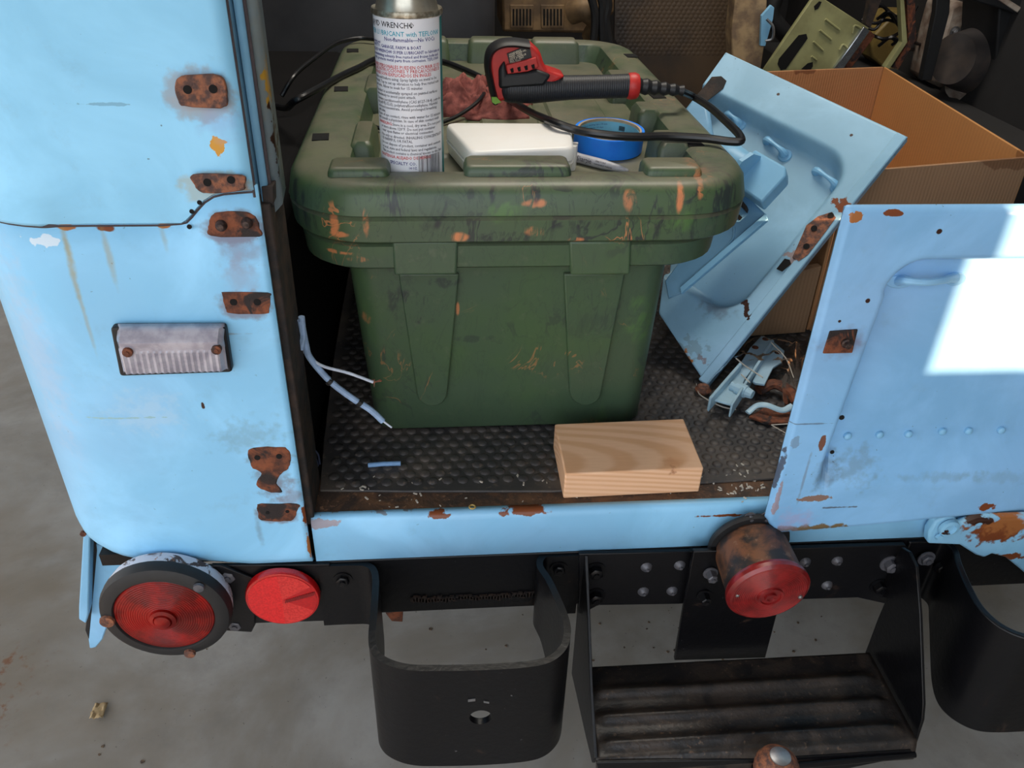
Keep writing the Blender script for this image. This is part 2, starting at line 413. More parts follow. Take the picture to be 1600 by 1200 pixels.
# upper panel
g = G(); cols = []
for x in [-.164] + [q for q in SEAMX[::-1] if q < -.1645] + [-.27, -.30, -.339]:
    zb = seam_z(x)
    cols.append([V((x, RY - .006 + (.004 if k == 0 else 0), zb + [0, .003, .05, .3, .75][k])) for k in range(5)])
for p in plan(.006)[1:]:
    cols.append([V((p.x, p.y, .984 + [0, .003, .05, .3, .75][k])) for k in range(5)])
g.add([q for c in cols for q in c], [(i * 5 + k, (i + 1) * 5 + k, (i + 1) * 5 + k + 1, i * 5 + k + 1) for i in range(len(cols) - 1) for k in range(4)])
upper = obj('upper_side_panel', g, 'blue_upper', veh, ang=50, solid=.006, soff=-1)
# dark strip standing in for the shadow under the upper panel's lip
M['seam'] = simple('seam_shade_rubber', (70, 62, 66), .8, scale=90)
pts = [V((p.x, RY - .002, p.z)) for p in SEAM[::-1]] + [V((x, RY - .002, .984)) for x in (-.25, -.30, -.339)] + [V((p.x, p.y, .984)) for p in plan(.003)[1:]]
obj('seam_shadow_strip', G().tube(pts, .0026, 6), 'seam', veh)
# door channel strips beside the upper panel
M['flange'] = paint('worn_flange_paint', (132, 150, 160), [((-.15, .76, 1.12), (.02, .03, .1), lin((150, 145, 105)), dict(amp=.8, edge=.9, s=.2)), ((-.1455, .765, 1.10), (.004, .03, .02), lin((205, 160, 60)), dict(amp=1)),
                                                      ((-.1455, .76, 1.05), (.004, .03, .03), RUSTD, dict(amp=1.2))], specks=.8)
zt, zb = 1.75, .998
g = G()
for (a, b, z0) in [((-.164, .728), (-.162, .743), 1.008), ((-.162, .743), (-.1555, .744), .998), ((-.1555, .744), (-.154, .752), .99)]:
    g.add([(a[0], a[1], z0), (b[0], b[1], z0), (b[0], b[1], zt), (a[0], a[1], zt)], [(0, 1, 2, 3)])
obj('door_channel', g, 'blue_clean', veh, solid=.002, ang=20)
g = G().add([(-.154, .752, .985), (-.1465, .757, .992), (-.1465, .757, zt), (-.154, .752, zt), (-.150, .80, .992), (-.150, .80, zt)], [(0, 1, 2, 3), (1, 4, 5, 2)])
obj('pillar_flange', g, 'flange', veh, solid=.002, ang=20)
obj('rubber_seal', G().tube([V((-.1645, .7275, 1.01)), V((-.1645, .7275, 1.75))], .0022, 6), 'seam', veh)
obj('rubber_seal', G().tube([V((-.1545, .747, .995)), V((-.1545, .747, 1.75))], .0022, 6), 'seam', veh)
# lower jamb
obj('door_jamb', G().box((-.165, .734, BED - .012), (-.1535, .80, 1.0)), 'jamb', veh, bevel=.002)
obj('jamb_bracket', G().prism([PY(408, 292, .74), PY(427, 290, .74), PY(428, 318, .74), PY(412, 325, .74)], (0, .02, 0)), 'jamb', veh, bevel=.001)
# inner walls
obj('wheel_well', G().box((-.43, .80, BED - .05), (-.175, 3.1, .93)), 'well', veh, bevel=.02)
obj('inner_side_wall', G().box((-.45, .86, .5), (-.43, 3.1, 1.75)), 'dark', veh)
obj('inner_side_wall', G().box((1.25, .76, .5), (1.27, 3.2, 1.75)), 'dark', veh)
obj('roof', G().box((-.46, 2.3, 1.74), (1.29, 3.4, 1.78)), 'blue', veh, bevel=.01)
obj('roof_rail', G().box((-.46, .74, 1.74), (1.29, .80, 1.78)), 'blue', veh, bevel=.01)
obj('front_bulkhead', G().box((-.44, 3.1, .55), (1.27, 3.14, 1.45)), 'dark', veh)
obj('right_quarter_panel', G().box((1.13, .73, .55), (1.29, .76, 1.75)), 'blue', veh, bevel=.01)

# hinge mounting patches
def hinge_patch(pts, y, m, holes=(), bolts=(), label=None, grow=.0):
    q = [V((px, py, 0)) for px, py in pts]; q = [q[-1]] + q + [q[0], q[1]]; c = []
    for i in range(1, len(q) - 2):
        for k in range(4):
            t = k / 4; a, b, cc, d = q[i - 1], q[i], q[i + 1], q[i + 2]
            w_ = .5 * ((2 * b) + (cc - a) * t + (2 * a - 5 * b + 4 * cc - d) * t * t + (3 * b - a - 3 * cc + d) * t ** 3)
            w_ += V((noise.noise(w_ * .21), noise.noise(w_ * .21 + V((9, 9, 9))), 0)) * 1.6
            c.append(PY(w_.x, w_.y, y))
    o = obj('hinge_mount', G().prism(c, (0, .004, 0)), m, veh, bevel=.001, label=label)
    for (px, py, r) in holes:
        q = PY(px, py, y); obj('bolt_hole', G().lathe([(r, 0), (r, .002)], q - V((0, .0006, 0)), (0, 1, 0), 14), 'hole', o)
    for (px, py, r) in bolts:
        q = PY(px, py, y); obj('bolt', G().lathe([(r * 1.3, 0), (r * 1.2, .003), (r * .7, .006), (r * .2, .0065)], q, (0, -1, 0), 12), 'bolt_dark', o)
    return o
M['hole'] = simple('hole_shadow', (8, 7, 7), .95)
M['bolt_dark'] = simple('worn_bolt', (84, 66, 60), .55, .4, scale=300, rgb2=(40, 32, 30))
M['steel'] = simple('worn_steel', (150, 150, 152), .38, .8, scale=150)
yU = RY - .0135
hinge_patch([(273, 135), (279, 121), (300, 118), (340, 118), (352, 132), (355, 160), (345, 169), (288, 167), (278, 158)], yU, 'rust_light', holes=[(293, 140, .0035), (333, 139, .0035)], label='rusty patch with two holes, topmost on the upper panel')
hinge_patch([(301, 274), (377, 275), (382, 290), (378, 298), (330, 303), (312, 300), (304, 290)], yU, 'rust_light', holes=[(324, 285, .0035), (361, 281, .0035)], label='pale rust patch at the lower lip of the upper panel')
yL = RY - .005
hinge_patch([(326, 355), (330, 338), (345, 331), (385, 332), (401, 342), (406, 358), (405, 370), (330, 369)], yL, 'rust', bolts=[(346, 352, .0042), (386, 348, .0042)], label='dark rusty mount with two bolt heads, domed top')
hinge_patch([(347, 460), (352, 457), (417, 458), (422, 466), (421, 480), (415, 491), (362, 490), (352, 482)], yL, 'rust', holes=[(365, 472, .0035), (402, 472, .0035)], label='rusty mount with two holes beside the side lamp')
hinge_patch([(387, 712), (395, 701), (440, 699), (453, 708), (454, 720), (450, 733), (440, 740), (432, 755), (441, 770), (418, 768), (400, 758), (408, 740), (395, 732)], yL, 'rust', holes=[(402, 715, .0032), (436, 713, .0032)], label='dark torn rusty mount with a ragged tail')
hinge_patch([(402, 792), (408, 788), (464, 788), (465, 797), (458, 812), (438, 815), (408, 813), (403, 804)], yL, 'rust', holes=[(418, 801, .0022), (449, 799, .0022)], label='lowest rusty mount above the sill')
for px, py in [(296, 354), (312, 316), (300, 330), (10, 343)]:
    obj('bolt_hole', G().lathe([(.0022, 0), (.0022, .001)], PY(px, py, RY - (.0055 if px > 20 else -.09)), (0, -1, 0), 10), 'hole', veh)

# --- side lamp (clear lens, rectangular)
M['clear_lens'] = simple('clear_ribbed_lens', (176, 172, 182), .25, scale=60, rgb2=(146, 142, 154), Coat_Weight=.4)
M['rubber'] = simple('black_rubber', (26, 26, 28), .6, scale=80)
LY = RY - .004
def rr2(pts4, y, n=4, r=.12):
    """rounded quad in plane y from four pixel corners"""
    c = [PY(px, py, y) for px, py in pts4]; out = []
    for i in range(4):
        a, b, d = c[i - 1], c[i], c[(i + 1) % 4]
        p, q = b + (a - b).normalized() * .004, b + (d - b).normalized() * .004
        for k in range(n + 1):
            t = k / n; out.append((1 - t) ** 2 * p + 2 * t * (1 - t) * b + t * t * q)
    return out
lamp_mount = obj('clear_marker_lamp', G().prism(rr2([(177, 504), (355, 503), (366, 574), (192, 580)], LY), (0, -.010, 0)), 'rubber', veh, bevel=.002, label='rectangular clear ribbed lamp in a black gasket')
a, b_, c_, d_ = [PY(px, py, LY - .010) for px, py in ((182, 509), (350, 508), (358, 573), (196, 578))]
rows = []
g = G()
def lamp(u, v, lift=0):
    p = a.lerp(b_, u).lerp(d_.lerp(c_, u), v)
    return p + V((0, -(.004 + .010 * ss(0, .25, v) * (1 - .25 * v) + lift), 0))
def lampf(u, v):
    rib = 0
    if v > .45: rib = .0016 * (abs(((u * 17) % 1) - .5) * 2)
    elif .12 < v < .42: rib = .0010 * (abs(((v * 22) % 1) - .5) * 2)
    e = min(u, 1 - u, v, 1 - v); return lamp(u, v, rib - (.008 * (1 - ss(0, .05, e))))
g.grid(68, 26, lampf)
obj('lens', g, 'clear_lens', lamp_mount, solid=.002, ang=25)
for (px, py) in [(199, 551), (338, 547)]:
    q = PY(px, py, LY - .0255)
    obj('screw', G().lathe([(.0048, -.004), (.0048, .001), (.003, .0015)], q, (0, -1, 0), 12).lathe([(.0022, .001), (.0022, .0025)], q, (0, -1, 0), 8), 'rust', lamp_mount)

# --- sill, bed
bl = [(px3(560, 806), (.09, .1, .003), lin((120, 100, 90)), dict(amp=1.2, s=.7)), (px3(820, 802), (.025, .1, .005), RUST, dict(amp=.9)), (px3(500, 820), (.02, .1, .006), RUSTO, dict(amp=1, s=.6)),
      (px3(1150, 805), (.05, .1, .002), RUST, dict(amp=1.1)), (px3(690, 808), (.02, .1, .003), RUST, dict(amp=1.1))]
M['blue_sill'] = paint('blue_paint_sill', (134, 194, 232), bl, rough=.3)
prof = [(RY + .012, BED + .0005), (RY + .004, BED - .001), (RY + .001, BED - .005), (RY, BED - .010), (RY, .553), (RY + .006, .549), (RY + .03, .549)]
g = G(); X = [-.157, 0, .3, .6, 1.15]
g.add([(x, y, z) for x in X for (y, z) in prof], [(i * 7 + k, (i + 1) * 7 + k, (i + 1) * 7 + k + 1, i * 7 + k + 1) for i in range(4) for k in range(6)])
obj('rear_sill', g, 'blue_sill', veh, solid=.002, ang=60)
def bedmat():
    m = MB('rusty_bed_steel'); n = m.noise(26, 6, .7, dist=.8); n2 = m.noise(170, 4)
    c = m.mix(m.ramp(n.outputs[0], .40, .66), lin((58, 46, 40)), lin((104, 74, 52)))
    c = m.mix(m.mul(m.ramp(n2.outputs[0], .60, .68), .6), c, lin((140, 106, 80)))
    m.bump(n2.outputs[0], .5, .002); return m.done(c, .72)
M['bed'] = bedmat()
obj('bed_floor', G().box((-.1535, RY + .012, BED - .03), (1.25, 3.1, BED)), 'bed', veh)
# --- right rear door
xl = .378
DB = []
for (px, py, rx, rz, col, o) in [
    (1332, 336, .007, .006, RUSTO, dict(amp=.8, edge=.1)), (1395, 332, .010, .003, RUST, dict(amp=.5, edge=.1)), (1314, 343, .002, .012, RUSTD, dict(amp=.9)), (1315, 535, .03, .024, lin((120, 96, 110)), dict(amp=.4, edge=.8, s=.55)),
    (1283, 690, .004, .013, lin((120, 80, 66)), dict(amp=.5, edge=.15)), (1274, 776, .018, .005, lin((140, 112, 100)), dict(amp=.9, edge=.15)), (1264, 822, .045, .006, lin((120, 100, 70)), dict(amp=.9, edge=.5)),
    (1255, 745, .0022, .05, lin((120, 130, 150)), dict(amp=.3, edge=.7, s=.6)), (1260, 660, .03, .0012, lin((90, 100, 120)), dict(amp=.5, s=.7)), (1340, 735, .03, .03, lin((110, 130, 140)), dict(amp=.8, edge=.9, s=.45)),
    (1290, 740, .02, .035, lin((96, 110, 124)), dict(amp=.5, edge=.9, s=.6)), (1240, 810, .03, .02, lin((170, 170, 210)), dict(amp=.8, edge=.9, s=.6)), (1470, 745, .07, .008, lin((110, 136, 152)), dict(amp=.8, edge=.9, s=.35)),
    (1218, 735, .003, .03, RUSTD, dict(amp=1.0, s=.8)), (1213, 780, .003, .03, RUSTO, dict(amp=.9, s=.6)), (1540, 790, .012, .006, RUST, dict(amp=1.2)), (1560, 745, .06, .01, lin((112, 140, 156)), dict(amp=.7, edge=.9, s=.3)),
    (1465, 360, .003, .003, RUSTD, dict(amp=.3)), (1354, 468, .003, .003, RUSTD, dict(amp=.3)), (1315, 652, .004, .004, RUSTD, dict(amp=.6)), (1300, 706, .003, .003, RUSTD, dict(amp=.6)),
    (1310, 500, .002, .002, RUSTD, {}), (1312, 790, .02, .0012, lin((80, 80, 90)), dict(amp=1.5, s=.8)), (1240, 690, .006, .008, lin((110, 120, 130)), dict(amp=1.0, s=.5))]:
    DB.append((tuple(PY(px, py, .705)), (rx, .1, rz), col, o))
M['blue_door'] = paint('blue_paint_door', (130, 184, 228), DB, specks=.9)
def door_edge_bottom(x):
    t = max(0, x - .396)
    z = .594 + .10 * min(t, .35) ** 1.25
    if x < .396: z += (.396 - x) * 1.6
    return z
XR = 1.12
def doorf(u, v):
    x = xl + (XR - xl) * (u ** 1.5); zb = door_edge_bottom(x); z = 1.005 + (zb - 1.005) * v
    lft = .436 - (.893 - max(z, .70)) * .06          # left side of the pressing leans slightly
    d = 0
    dl = ss(lft - .001, lft + .011, x); 
    # rounded upper left corner
    r = .042; cx, cz = .434 + r, .957 - r
    if x < cx and z > cz: dl = ss(0, .011, r - math.hypot(x - cx, z - cz)); dt = 1
    else: dt = ss(0, .011, .957 - z)
    dbm = ss(.655, .712, z) if x < .44 else ss(.66, .725, z)
    dr = ss(0, .018, 1.06 - x)
    d = .019 * dl * dt * dr * dbm
    e = .006 * (1 - ss(0, .006, min(x - xl, 1.005 - z, z - zb)))
    return V((x, .705 + d + e, z))
g = G().grid(270, 150, doorf)
door = obj('rear_door', g, 'blue_door', veh, ang=60, solid=.003, soff=1, label='blue rear door with a pressed inner panel, sunlit patch and rust chips')
# door inner skin
obj('door_frame', G().box((xl + .004, .7125, .64), (xl + .03, .7145, 1.0)).box((xl + .004, .7125, .975), (XR, .7145, 1.0)).box((xl + .02, .7125, .62), (XR, .7145, .64)), 'blue_clean', door, bevel=.002)
obj('door_seal', G().tube([V((.39, .716, .603)), V((.45, .718, .593)), V((.55, .718, .606)), V((.62, .716, .612)), V((.8, .716, .617))], .005, 8), 'jamb', door)
hp = cat([PY(1405, 438, .720), PY(1410, 438, .713), PY(1420, 439, .706), PY(1447, 441, .703), PY(1472, 438, .706), PY(1484, 435, .713), PY(1490, 434, .720)], 6)
h = obj('door_handle', G().tube(hp, [.0038 + .0022 * abs(k / (len(hp) - 1) * 2 - 1) ** 3 for k in range(len(hp))], 10), 'blue_clean', door)
for (px, py, rx) in [(1404, 438, .0145), (1491, 434, .011)]:
    q = PY(px, py, .7235); g = G()
    pts = [q + V((rx * math.cos(t * PI / 10), 0, .0075 * math.sin(t * PI / 10))) for t in range(20)]
    obj('handle_base', G().prism(pts, (0, -.004, 0)), 'blue_clean', h, bevel=.001)
o = obj('hinge_mount', G().prism([PY(1297, 518, .7005), PY(1341, 515, .7005), PY(1332, 552, .7005), PY(1286, 553, .7005)], (0, .006, 0)), 'rust', door, bevel=.001, label='rusty square mount with a bolt on the door edge')
q = PY(1321, 535, .7005); obj('bolt', G().lathe([(.005, 0), (.005, .003), (.0035, .004), (.0035, .008), (.002, .0085)], q, (0, -1, 0), 12), 'bolt_dark', o)
for (px, py) in [(1325, 682), (1375, 680), (1420, 679), (1473, 675), (1514, 674), (1565, 673), (1612, 672), (1660, 671)]:
    q = PY(px, py, .7185); obj('rivet', G().lathe([(.0046, -.002), (.0044, .0008), (.003, .0022), (.001, .0027)], q, (0, -1, 0), 14), 'blue_clean', door)
for (px, py, r) in [(1315, 652, .003), (1300, 706, .0025), (1465, 360, .0025), (1354, 468, .0025)]:
    q = PY(px, py, .704 if px in (1465, 1315) else .712); obj('screw_hole', G().lathe([(r, 0), (r, .001)], q, (0, -1, 0), 10), 'hole', door)

# --- rusty lower hinge bracket and body end at right
M['blue_rusty'] = paint('blue_paint_rusty', (134, 190, 222), [(tuple(PY(1570, 838, .70)), (.045, .1, .026), RUST, dict(amp=.6, edge=.3)), (tuple(PY(1590, 830, .70)), (.05, .1, .02), RUSTO, dict(amp=.9, edge=.6, s=.8)), (tuple(PY(1545, 825, .70)), (.02, .1, .006), RUSTD, dict(amp=.8)),
                                                      (tuple(PY(1480, 838, .70)), (.006, .1, .003), RUSTD, dict(amp=1)), (tuple(PY(1585, 880, .70)), (.03, .1, .006), RUST, dict(amp=1.2))])
y = .712
br = obj('corner_gusset', G().prism([PY(px, py, y) for px, py in [(1450, 850), (1452, 832), (1462, 815), (1478, 807), (1492, 808), (1502, 822), (1530, 812), (1600, 810), (1800, 800), (1800, 1000), (1720, 1000), (1620, 912), (1592, 888), (1572, 872), (1550, 866), (1538, 872), (1525, 868), (1500, 852)]], (0, .014, 0)), 'blue_rusty', veh, bevel=.003, label='blue body corner with a broad rust patch')
q = PY(1482, 824, .710); obj('boss', G().lathe([(.013, 0), (.012, .004), (.008, .005), (.007, .002)], q, (0, -1, 0), 20), 'blue_rusty', br)
obj('bolt', G().lathe([(.005, 0), (.004, .004)], PY(1467, 838, .71), (0, -1, 0), 8), 'blue_rusty', br)

# --- left flap behind the corner
y = .86
fl = obj('mud_flap', G().prism([PY(px, py, y) for px, py in [(150, 850), (215, 880), (195, 905), (160, 1000), (150, 1012), (140, 1014), (138, 1000)]], (-.01, .09, 0)), 'blue_clean', veh, bevel=.002, label='blue fender blade hanging below the body corner')
obj('flap_edge', G().prism([PY(px, py, y - .02) for px, py in [(131, 815), (141, 830), (138, 960), (134, 975), (123, 968), (123, 950)]], (-.004, .06, 0)), 'blue_clean', fl, bevel=.002)
obj('flap_rubber', G().prism([PY(px, py, y) for px, py in [(143, 830), (153, 860), (139, 1000), (133, 985), (136, 960)]], (0, .05, 0)), 'rubber', fl, bevel=.001)
obj('flap_bolt', G().lathe([(.004, 0), (.004, .004)], PY(131, 832, y - .022), (0, -1, 0), 8), 'rust', fl)
# under-body darkness pieces: chassis rails
obj('chassis_rail', G().box((-.02, .80, .42), (.06, 3.0, .52)), 'black', veh, bevel=.004)
obj('chassis_rail', G().box((.72, .80, .42), (.80, 3.0, .52)), 'black', veh, bevel=.004)
obj('body_underside', G().box((-.42, .76, .53), (1.2, 3.0, .548)), 'black', veh)
def wheel(x, nm):
    g = G().lathe([(.20, -.10), (.33, -.10), (.365, -.07), (.37, 0), (.365, .07), (.33, .10), (.20, .10)], (x, 1.75, .37), (1, 0, 0), 40)
    w_ = obj('wheel', g, 'rubber', veh); obj('rim', G().lathe([(.02, .03), (.10, .04), (.19, .09), (.2, -.05)], (x, 1.75, .37), (1 if x > 0 else -1, 0, 0), 28), 'steel', w_)
wheel(-.30, 'l'); wheel(1.08, 'r')

# --- bumper beam
def bolt(px, py, y, parent, r=.007, m='black_shiny', axis=(0, -1, 0), h=.006):
    obj('bolt', G().hexbolt(PY(px, py, y), axis, r, h), m, parent)
M['bolt_grey'] = simple('greyish_bolt', (92, 92, 98), .45, .3, scale=200)
g = G().box((-.24, .732, .455), (1.14, .738, .5495)).box((-.24, .738, .455), (1.14, .775, .461)).box((-.24, .738, .543), (1.14, .775, .5495))
beam = obj('bumper_beam', g, 'black', veh, bevel=.0015)
# ragged lower flange with rust crumbs
g = G(); rng = random.Random(5)
for k in range(46):
    x = .0 + k * .0038; h = .002 + .004 * abs(noise.noise(V((k * .4, 0, 0)))) + rng.random() * .001
    g.obox((x - .045, .7305, .478 + rng.uniform(-.002, .002)), (.0028, 0, 0), (0, .0015, 0), (0, 0, h))
obj('ragged_flange', g, 'jamb', beam, kind='stuff')
obj('exhaust_hanger', G().prism([PY(602, 958, .76), PY(630, 955, .76), PY(629, 972, .76), PY(612, 971, .76)], (0, .02, 0)), 'rust', beam, bevel=.001)
# left mounting plate and lamp bracket
mp_ = obj('mounting_plate', G().prism([PY(px, py, .727) for px, py in [(330, 884), (515, 882), (520, 970), (400, 974), (393, 988), (340, 985)]], (0, .005, 0)), 'black', beam, bevel=.001)
for px, py, r in [(357, 898, .009), (368, 974, .008)]: bolt(px, py, .727, mp_, r, 'bolt_grey')
# --- reflector
RC = PY(443, 928, .722)
M['red_reflector'] = simple('red_reflector', (188, 20, 22), .22, scale=400, rgb2=(170, 12, 16), Coat_Weight=.5)
ref = obj('round_reflector', G().lathe([(.0445, 0), (.0445, .006), (.0432, .009), (.0415, .0095), (.0005, .0100)], RC, (0, -1, 0), 48), 'red_reflector', beam, label='small round bright red reflector')
g = G(); tdirs = [V((math.cos(a), 0, math.sin(a))) for a in (math.radians(22), math.radians(14))]
for k in range(16):
    t = k / 15; p = RC + V((.004 + .034 * t, -.0103, -.002 + .011 * t)); g.obox(p, V((.0006, 0, 0)), V((0, .0007, 0)), V((.001, 0, .003)))
obj('prism_marks', g, 'red_dark', ref) if 'red_dark' in M else None
M['red_dark'] = simple('dark_red_print', (110, 12, 14), .4)
obj('prism_marks', g, 'red_dark', ref, label='row of tiny dark red prism ticks')
def wedge(a0, a1, m, lift):
    pts = [RC + V((0, -lift, 0))] + [RC + V((.0408 * math.cos(a0 + (a1 - a0) * k / 10), -lift, .0408 * math.sin(a0 + (a1 - a0) * k / 10))) for k in range(11)]
    return G().prism(pts, (0, -.0004, 0))
M['red_reflector_b'] = simple('red_reflector_facet', (222, 34, 34), .3, scale=400, rgb2=(200, 20, 24), Coat_Weight=.4)
M['red_reflector_c'] = simple('red_reflector_facet_pale', (214, 54, 48), .35, scale=400, rgb2=(190, 30, 30), Coat_Weight=.3)
for a0, a1, m in [(92, 268, 'red_reflector_b'), (268, 330, 'red_reflector_c'), (330, 376, 'red_reflector'), (30, 92, 'red_reflector_c')]:
    obj('facet', wedge(math.radians(a0), math.radians(a1), m, .0098), m, ref)

# --- left round tail lamp
LC = PY(261, 951, .700)
LS = .86
M['red_lens'] = simple('red_lens', (140, 14, 8), .32, scale=40, rgb2=(92, 8, 6), Coat_Weight=.12, Specular_IOR_Level=.25)
M['lamp_housing'] = None
m = MB('peeling_housing_paint'); n = m.noise(38, 5, .6, dist=.8); n2 = m.noise(120, 4)
c = m.mix(m.ramp(n.outputs[0], .44, .50), lin((74, 50, 42)), lin((206, 206, 216))); c = m.mix(m.ramp(n2.outputs[0], .62, .70), c, RUSTO); M['lamp_housing'] = m.done(c, .6)
tl = obj('tail_lamp', G().lathe([(r*LS, z) for r, z in [(.074, -.026), (.083, -.020), (.086, -.008), (.086, .0), (.084, .004)]], LC, (0, -1, 0), 56), 'lamp_housing', beam, label='large round red tail lamp in a peeling white and rusty housing')
obj('rubber_ring', G().lathe([(r*LS, z) for r, z in [(.0655, .002), (.0655, .010), (.0675, .0125), (.076, .0125), (.084, .009), (.0865, .003), (.0865, -.004), (.075, -.004)]], LC, (0, -1, 0), 56), 'rubber', tl)
prof = [(.0675, .004)]
for k in range(32):
    r = .0665 - k * .0015; prof += [(r, .0095 + .0010 * k ** .5), (r - .0007, .0095 + .0010 * k ** .5 + (.0005 if k % 2 else .0001))]
prof = [(r * LS, z) for r, z in [p for p in prof if p[0] > .0185] + [(.018, .0155), (.0175, .0185), (.0125, .0200), (.0115, .0185), (.0105, .0215), (.004, .0235), (.0005, .0237)]]
obj('lens', G().lathe(prof, LC, (0, -1, 0), 56), 'red_lens', tl, ang=20)
m = MB('scuffed'); 
for px, py, mm, r in [(311, 917, 'bolt_grey', .0065), (168, 970, 'rust_light', .009), (297, 1020, 'rust_light', .007)]:
    obj('rubber_stud', G().lathe([(r, 0), (r * .9, .003), (r * .3, .004)], PY(px, py, .6875), (0, -1, 0), 14), mm, tl)
obj('lamp_bracket', G().prism([PY(px, py, .722) for px, py in [(215, 886), (345, 884), (398, 905), (398, 978), (392, 987), (330, 985), (300, 1000), (215, 990)]], (0, .004, 0)), 'black', beam, bevel=.001)

# --- bumperettes: steel strap bent in plan
def strap(name, topx, botfn, m, label, th=.008, top=.545):
    P = cat([V((x, y, 0)) for x, y in topx], 7); g = G(); n = len(P); rows = []
    for i, p in enumerate(P):
        t = (P[min(i + 1, n - 1)] - P[max(i - 1, 0)]).normalized(); nn = V((t.y, -t.x, 0))
        zb = botfn(p); rows.append([p + V((0, 0, top)), p + V((0, 0, zb)), p - nn * th + V((0, 0, zb)), p - nn * th + V((0, 0, top))])
    g.loft(rows)
    return obj(name, g, m, veh, bevel=.0018, ang=50, label=label)
def zbot(p): return .443 - .068 * ss(.715, .60, p.y)
tx1 = [(-.158, .7265), (-.125, .7265), (-.100, .724), (-.090, .708), (-.0885, .66), (-.0885, .615), (-.083, .594), (-.068, .580), (-.045, .571), (-.015, .568), (.035, .566), (.085, .567), (.110, .573), (.127, .588), (.135, .608), (.136, .63), (.131, .66), (.1235, .692), (.116, .714), (.121, .727), (.135, .7275), (.165, .7275)]
# with a through hole: build front face hole by boolean-free approach (ring cutter)
s1 = strap('bumperette', tx1, zbot, 'black_shiny', 'bent black steel bumper guard with a round hole, left of the step', top=.547)
cut = bpy.data.meshes.new('cut'); 
hc = PY(751, 1121, .566); gc = G().lathe([(.0125, -.03), (.0125, .03)], hc, (0, 1, 0), 24)
cm = obj('hole_cutter', gc, 'black', None); 
bmod = s1.modifiers.new('h', 'BOOLEAN'); bmod.object = cm; bmod.operation = 'DIFFERENCE'; bmod.solver = 'EXACT'
s1.modifiers.remove(s1.modifiers['b'])
dg = bpy.context.evaluated_depsgraph_get(); me = bpy.data.meshes.new_from_object(s1.evaluated_get(dg)); s1.modifiers.clear(); s1.data = me
bpy.data.objects.remove(cm)
smooth_mesh(me, 40)
bolt(536, 905, .7265, s1, .008, 'black_shiny'); bolt(873, 888, .7275, s1, .008, 'black_shiny')
obj('chip', G().obox(PY(737, 1094, .5655), (.004, 0, .0005), (0, .0004, 0), (0, 0, .002)).obox(PY(760, 1097, .5655), (.003, 0, -.001), (0, .0004, 0), (0, 0, .0015)), 'steel', s1)
dx = .765
tx2 = [(dx + .158 * -1 + .0 + 0, 0)]  # mirrored about its own centre
cxm = .025; newc = cxm + (.6185 + .0885 + .025)  # centre of the right one
tx2 = [(newc - (x - cxm), y) for x, y in tx1 if True][::-1]
tx2 = [(x - .0, y) for x, y in tx2]
off2 = .6185 - min(x for x, y in tx2 if y < .66)
tx2 = [(x + off2, y) for x, y in tx2]
s2 = strap('bumperette', tx2, zbot, 'black_shiny', 'bent black steel bumper guard right of the step, cut by the picture edge', top=.547)
bolt(1447, 872, .722, s2, .008, 'bolt_grey'); bolt(1471, 885, .722, s2, .008)

# --- step
M['edge'] = simple('bare_edge', (120, 120, 126), .45, .5, scale=300)
step = obj('step_bracket', G().prism([PY(px, py, .722) for px, py in [(905, 866), (1085, 862), (1085, 942), (1060, 944), (935, 946), (905, 962)]], (0, .006, 0)).prism([PY(px, py, .722) for px, py in [(1078, 862), (1415, 852), (1425, 866), (1390, 945), (1340, 934), (1078, 942)]], (0, .007, 0)), 'black', beam, bevel=.001, label='black steel step hung from the bumper')
ST = .385
def tread(u, v):
    x = .170 + (.566 - .170) * u; y = .692 - .138 * v
    k = 0
    for c in (.30, .56, .82):
        k += .0075 * math.exp(-((v - c) / .055) ** 2)
    k *= ss(0, .06, u) * (1 - ss(.93, .985, u))
    z = ST - .006 + k
    if v > .93: z -= .028 * ((v - .93) / .07) ** 2
    return V((x, y, z))
obj('tread_plate', G().grid(60, 56, tread), 'tread', step, solid=.004, ang=60)
obj('front_lip', G().prism([PY(px, py, .556) for px, py in [(932, 1192), (1180, 1187), (1423, 1172), (1430, 1180), (1330, 1200), (1270, 1212), (1180, 1225), (940, 1232)]], (0, .004, 0)), 'black_shiny', step, bevel=.001)
obj('front_edge', G().tube([V((.36, .553, ST - .030)), V((.45, .553, ST - .028)), V((.566, .556, ST - .026))], .0045, 10), 'black_shiny', step)
obj('side_plate', G().prism([PX(px, py, .168) for px, py in [(914, 868), (917, 950), (922, 1080), (929, 1185), (925, 1192), (915, 1150), (893, 1052), (901, 960), (903, 872)]], (.004, 0, 0)), 'black', step, bevel=.0008)
obj('side_plate', G().prism([PX(px, py, .570) for px, py in [(1408, 855), (1420, 862), (1431, 885), (1437, 960), (1442, 1100), (1440, 1125), (1426, 1168), (1395, 1110), (1350, 1024), (1372, 965), (1385, 935), (1368, 930)]], (.004, 0, 0)), 'black_shiny', step, bevel=.0008)
cp = obj('centre_plate', G().prism([PY(px, py, .704) for px, py in [(1084, 862), (1240, 858), (1218, 945), (1196, 1028), (1054, 1032), (1066, 960)]], (0, .006, 0)), 'black_shiny', step, bevel=.001)
for px, py in [(1010, 886), (1062, 883), (1005, 924), (1050, 923), (1258, 878), (1292, 914), (1308, 876)]:
    obj('rivet', G().lathe([(.0075, 0), (.006, .003), (.0025, .005), (.002, .007)], PY(px, py, .722), (0, -1, 0), 12), 'bolt_grey', step)
for px, py, r, m in [(930, 890, .009, 'black_shiny'), (930, 930, .009, 'black_shiny'), (1390, 880, .009, 'bolt_grey'), (1373, 915, .009, 'black_shiny')]: bolt(px, py, .722, step, r, m, h=.010)
